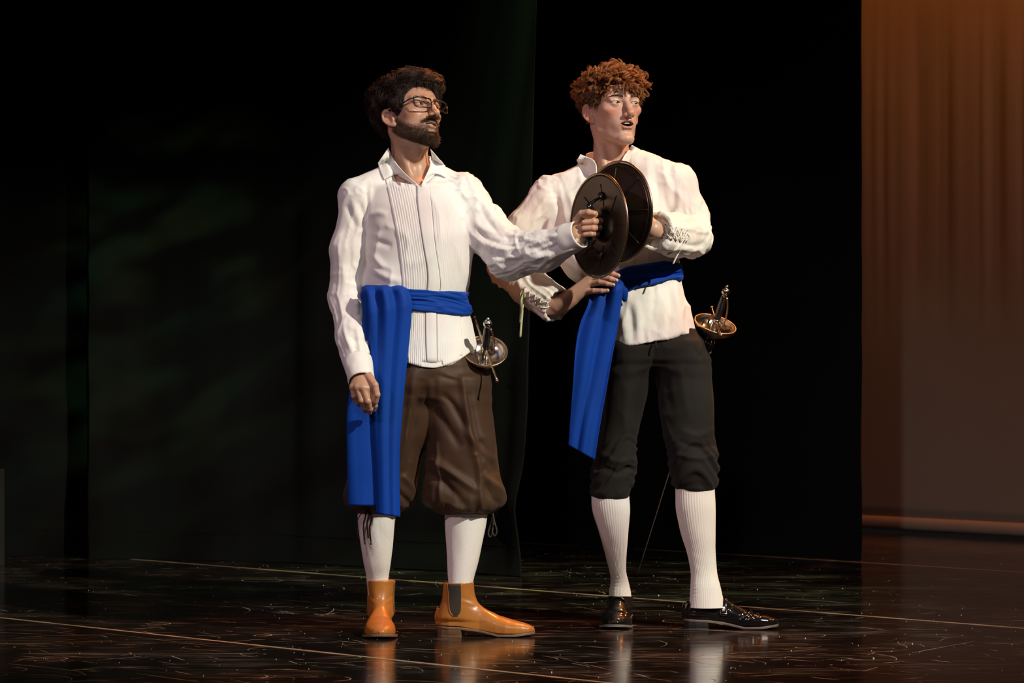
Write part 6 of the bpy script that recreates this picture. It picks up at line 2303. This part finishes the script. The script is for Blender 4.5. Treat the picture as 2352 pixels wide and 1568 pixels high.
    sock_mesh('stocking', person, [(1105, 1359, 1446, .09), (1135, 1358, 1444, .09), (1175, 1362, 1447, .10), (1230, 1379, 1442, .12), (1303, 1398, 1438, .18), (1335, 1402, 1444, .215), (1358, 1399, 1449, .23), (1388, 1400, 1452, .235)], Y0, 1105, ribs=46, rib_amp=0.00042, seed=13, ry=1.0, band=1182, extra=wr(1340, 22))
    sock_mesh('stocking', person, [(1100, 1551, 1640, .05), (1130, 1551, 1641, .05), (1170, 1553, 1643, .05), (1222, 1564, 1643, .055), (1267, 1578, 1643, .06), (1313, 1587, 1647, .065), (1350, 1586, 1656, .065), (1394, 1582, 1664, .065)], Y0, 1100, ribs=46, rib_amp=0.00042, seed=14, ry=0.9, band=1186, extra=wr(1352, 18))
    make_shoe('dress_shoe', person, (P(1427, 0, 0.295)[0], 0.295, 0), -6, 0.285, -1, 'shoe', 'black polished shoe pointing at the audience')
    make_shoe('dress_shoe', person, (P(1571, 0, 0.085)[0], 0.085, 0), 82, 0.30, 1, 'shoe', 'black polished shoe seen side on')


build_man_b()
# ------------------------------------------------------------------ bucklers
def buckler(center, n_out, label, R0=0.157):
    c = np.asarray(center, float)
    n = norm(n_out)
    e = empty('buckler_shield', c)
    tag(e, label, 'shield', 'round metal bucklers held against each other')
    up = norm(np.array([0, 0, 1.0]) - n * n[2])
    rt = np.cross(up, n)
    # dish: shallow cone with a domed boss
    prof = [(0.0005, 0.050), (0.020, 0.047), (0.036, 0.038), (0.045, 0.026), (0.050, 0.021), (0.090, 0.013), (0.130, 0.005), (R0 - 0.004, 0.0)]
    th = 0.0025
    dense = smooth_path([p for p in prof[:5]], 16)
    dense = np.concatenate([dense, smooth_path(prof[4:], 14)[1:]])
    outer = dense
    inner = dense[::-1] - np.array([0, th])
    inner[:, 0] = np.maximum(inner[:, 0] - 0.0002, 0.0004)
    obj('dish', *lathe(np.concatenate([outer, inner]), 72, c, n), MT['bronze'], e)
    t = np.linspace(0, 2 * np.pi, 97)
    ring = c + (R0 * np.cos(t))[:, None] * rt + (R0 * np.sin(t))[:, None] * up - n * 0.001
    mb = MB()
    mb.add(*tube(ring, 0.0032, 8, cap=False))
    mb.build('rim', MT['bronze_edge'], e)
    ring2 = c + ((R0 - 0.013) * np.cos(t))[:, None] * rt + ((R0 - 0.013) * np.sin(t))[:, None] * up + n * 0.0035
    mb = MB()
    mb.add(*tube(ring2, 0.0016, 6, cap=False))
    mb.build('raised_ring', MT['bronze'], e)
    for k in range(8):
        a = k * np.pi / 4 + 0.02
        d = math.cos(a) * rt + math.sin(a) * up
        pts = np.array([c + d * r + n * h for r, h in ((0.050, 0.0222), (0.09, 0.0142), (0.13, 0.0062), (R0 - 0.013, 0.0035))])
        mb = MB()
        add_tube(mb, pts, 0.0026, 6, flat=0.7)
        mb.build('rib', MT['bronze'], e)
        # shadow-side crease of the same seam on the back of the dish
        pts = np.array([c + d * r + n * (h - 0.0045) for r, h in ((0.060, 0.020), (0.095, 0.0135), (0.125, 0.0070))])
        mb = MB()
        add_tube(mb, pts, 0.0016, 6, flat=0.6)
        mb.build('back_seam', MT['bronze'], e)
    # grip bar with bracket plates, on the back
    for sg in (-1, 1):
        pl = c + up * sg * 0.088 + n * 0.0085
        pts = np.array([pl - up * sg * 0.030 - n * 0.002, pl, pl + up * sg * 0.014 + n * 0.001])
        Vv, Ff = lathe([(0.0005, 0.003), (0.012, 0.0028), (0.0138, 0.0015), (0.0138, -0.001)], 20, pl - n * 0.004, -n)
        obj('bracket_plate', Vv, Ff, MT['bronze'], e)
        for q in (-1, 1):
            Vv, Ff = lathe([(0.0004, 0.0034), (0.0020, 0.0028), (0.0030, 0.0)], 10, pl - n * 0.007 + rt * q * 0.007, -n)
            obj('rivet', Vv, Ff, MT['steel'], e)
    pts = [c + up * 0.086 + n * 0.006, c + up * 0.074 - n * 0.018, c + up * 0.060 - n * 0.034, c + up * 0.030 - n * 0.037, c - up * 0.030 - n * 0.037, c - up * 0.060 - n * 0.034, c - up * 0.074 - n * 0.018, c - up * 0.086 + n * 0.006]
    mb = MB()
    add_tube(mb, smooth_path(pts, 50), np.interp(np.linspace(0, 1, 50), [0, 0.2, 0.3, 0.7, 0.8, 1], [0.004, 0.005, 0.010, 0.010, 0.005, 0.004]), 10)
    mb.build('handle', MT['black_leather'], e)
    return e


buckler(P(1376, 518, -0.355), (0.851, 0.525, 0.0), 'front buckler gripped by the bearded man, its dark hollow back showing')
buckler(P(1419, 488, -0.235), (-0.777, -0.630, 0.0), 'rear buckler held at the chest of the red-haired man, ribbed front showing')


# ------------------------------------------------------------------ rapiers
def rapier(center, axis, quill, qlen, label, blade_len, bow_side, hang):
    c = np.asarray(center, float)
    a = norm(axis)
    q = norm(np.asarray(quill) - a * (np.asarray(quill) @ a))
    s = np.cross(a, q)
    e = empty('rapier', c)
    tag(e, label, 'sword', 'cup-hilted rapiers')
    at = lambda z, x=0.0, y=0.0: c + a * z + q * x + s * y
    rr, dp = 0.0675, 0.040
    outer = [(rr * math.sin(t), -dp * math.cos(t)) for t in np.linspace(0.16, math.pi / 2, 22)]
    inner = [((rr - 0.0022) * math.sin(t), -(dp - 0.0022) * math.cos(t)) for t in np.linspace(math.pi / 2, 0.16, 22)]
    obj('cup_guard', *lathe(outer + inner, 56, c, a), MT['steel'], e)
    t = np.linspace(0, 2 * np.pi, 73)
    mb = MB()
    mb.add(*tube(c + (rr * np.cos(t))[:, None] * q + (rr * np.sin(t))[:, None] * s, 0.0026, 8, cap=False))
    mb.build('rolled_rim', MT['gilt'], e)
    obj('ricasso', *lathe([(0.0005, -0.050), (0.013, -0.048), (0.016, -0.041), (0.009, -0.036), (0.0085, 0.000), (0.011, 0.004), (0.011, 0.018), (0.0005, 0.019)], 16, c, a), MT['steel'], e)
    mb = MB()
    qq = np.array([at(0.008 + 0.002 * abs(x) / qlen, x) for x in np.linspace(-qlen, qlen, 25)])
    add_tube(mb, qq, 0.0033 + 0.0005 * np.cos(np.arange(25) * 2.1), 8)
    for sg in (-1, 1):
        V, F = lathe([(0.0003, 0.009), (0.0035, 0.008), (0.0055, 0.005), (0.0050, 0.002), (0.0033, 0.0)], 12, qq[0 if sg < 0 else -1], q * sg)
        mb.add(V, F)
    mb.build('quillon', MT['gilt'], e)
    gp = [(0.0005, 0.018), (0.0105, 0.019), (0.0120, 0.035), (0.0125, 0.055), (0.0112, 0.080), (0.0095, 0.100), (0.0005, 0.101)]
    obj('grip', *lathe(smooth_path(gp, 40), 20, c, a), MT['grip'], e)
    obj('pommel', *lathe(smooth_path([(0.0005, 0.099), (0.0080, 0.101), (0.0075, 0.104), (0.0128, 0.111), (0.0135, 0.117), (0.0105, 0.124), (0.0040, 0.128), (0.0030, 0.130), (0.0048, 0.133), (0.0046, 0.137), (0.0004, 0.140)], 60), 24, c, a), MT['steel'], e)
    b = np.asarray(bow_side, float)
    b = norm(b - a * (a @ b))
    pts = [at(0.008) + b * 0.010, at(0.000) + b * 0.022, at(0.022) + b * 0.027, at(0.055) + b * 0.024, at(0.085) + b * 0.016, at(0.094) + b * 0.011]
    mb = MB()
    add_tube(mb, smooth_path(pts, 36), 0.0029 + 0.0006 * np.cos(np.arange(36) * 2.4), 8)
    V, F = lathe([(0.0003, 0.004), (0.004, 0.003), (0.005, 0.0), (0.004, -0.003), (0.0003, -0.004)], 12, np.array(pts[-1]), a)
    mb.add(V, F)
    mb.build('knuckle_bow', MT['gilt'], e)
    for sg in (-1, 1):
        pts = [at(0.008, sg * 0.008), at(0.004, sg * 0.020, 0.004), at(-0.014, sg * 0.026, 0.006), at(-0.030, sg * 0.018, 0.003), at(-0.036, sg * 0.008)]
        mb = MB()
        add_tube(mb, smooth_path(pts, 20), 0.0026, 8)
        mb.build('guard_arm', MT['steel'], e)
    # blade: flat diamond, tapering
    zz = np.linspace(-0.045, -0.045 - blade_len, 30)
    wv = np.interp(np.linspace(0, 1, 30), [0, 0.1, 0.9, 1], [0.0065, 0.0058, 0.0026, 0.0004])
    V = []
    for z, w_ in zip(zz, wv):
        V += [at(z, w_), at(z, 0, w_ * 0.45), at(z, -w_), at(z, 0, -w_ * 0.45)]
    obj('blade', np.array(V), grid_faces(4, 30, True), MT['blade'], e, smooth=False)
    # black leather hanger round the top of the blade
    obj('hanger', *lathe(smooth_path([(0.0005, -0.046), (0.0125, -0.048), (0.0150, -0.060), (0.0142, -0.085), (0.0125, -0.105), (0.0135, -0.112), (0.0005, -0.114)], 30), 18, c, a), MT['black_leather'], e)
    mb = MB()
    for i, z in enumerate((-0.064, -0.098)):
        add_tube(mb, np.array([at(z) + (0.0158 - i * 0.0015) * (math.cos(t_) * q + math.sin(t_) * s) for t_ in np.linspace(0, 2 * np.pi, 25)]), 0.0014, 6)
    mb.build('hanger_ring', MT['steel'], e)
    if hang is not None:
        mb = MB()
        rope(mb, hang, 0.0055, 24, 8, 0.45)
        mb.build('hanger_strap', MT['black_leather'], e)
    return e


rapier(P(1115, 806, -0.195), (0.065, -0.69, 0.72), (-0.25, 0.70, 0.66), 0.140, 'rapier at the hip of the bearded man, cup guard tilted to the audience', 0.86, (0.9, -0.4, 0.0),
       [P(1104, 868, -0.16), P(1090, 850, -0.16), P(1085, 835, -0.155)])
rapier(P(1643, 744, 0.085), (0.245, -0.41, 0.875), (-0.08, 0.90, 0.44), 0.100, 'rapier at the hip of the red-haired man, thin blade trailing behind his legs', 0.90, (0.95, -0.25, 0.1),
       [P(1631, 800, 0.11), P(1612, 790, 0.09), P(1598, 785, 0.07)])
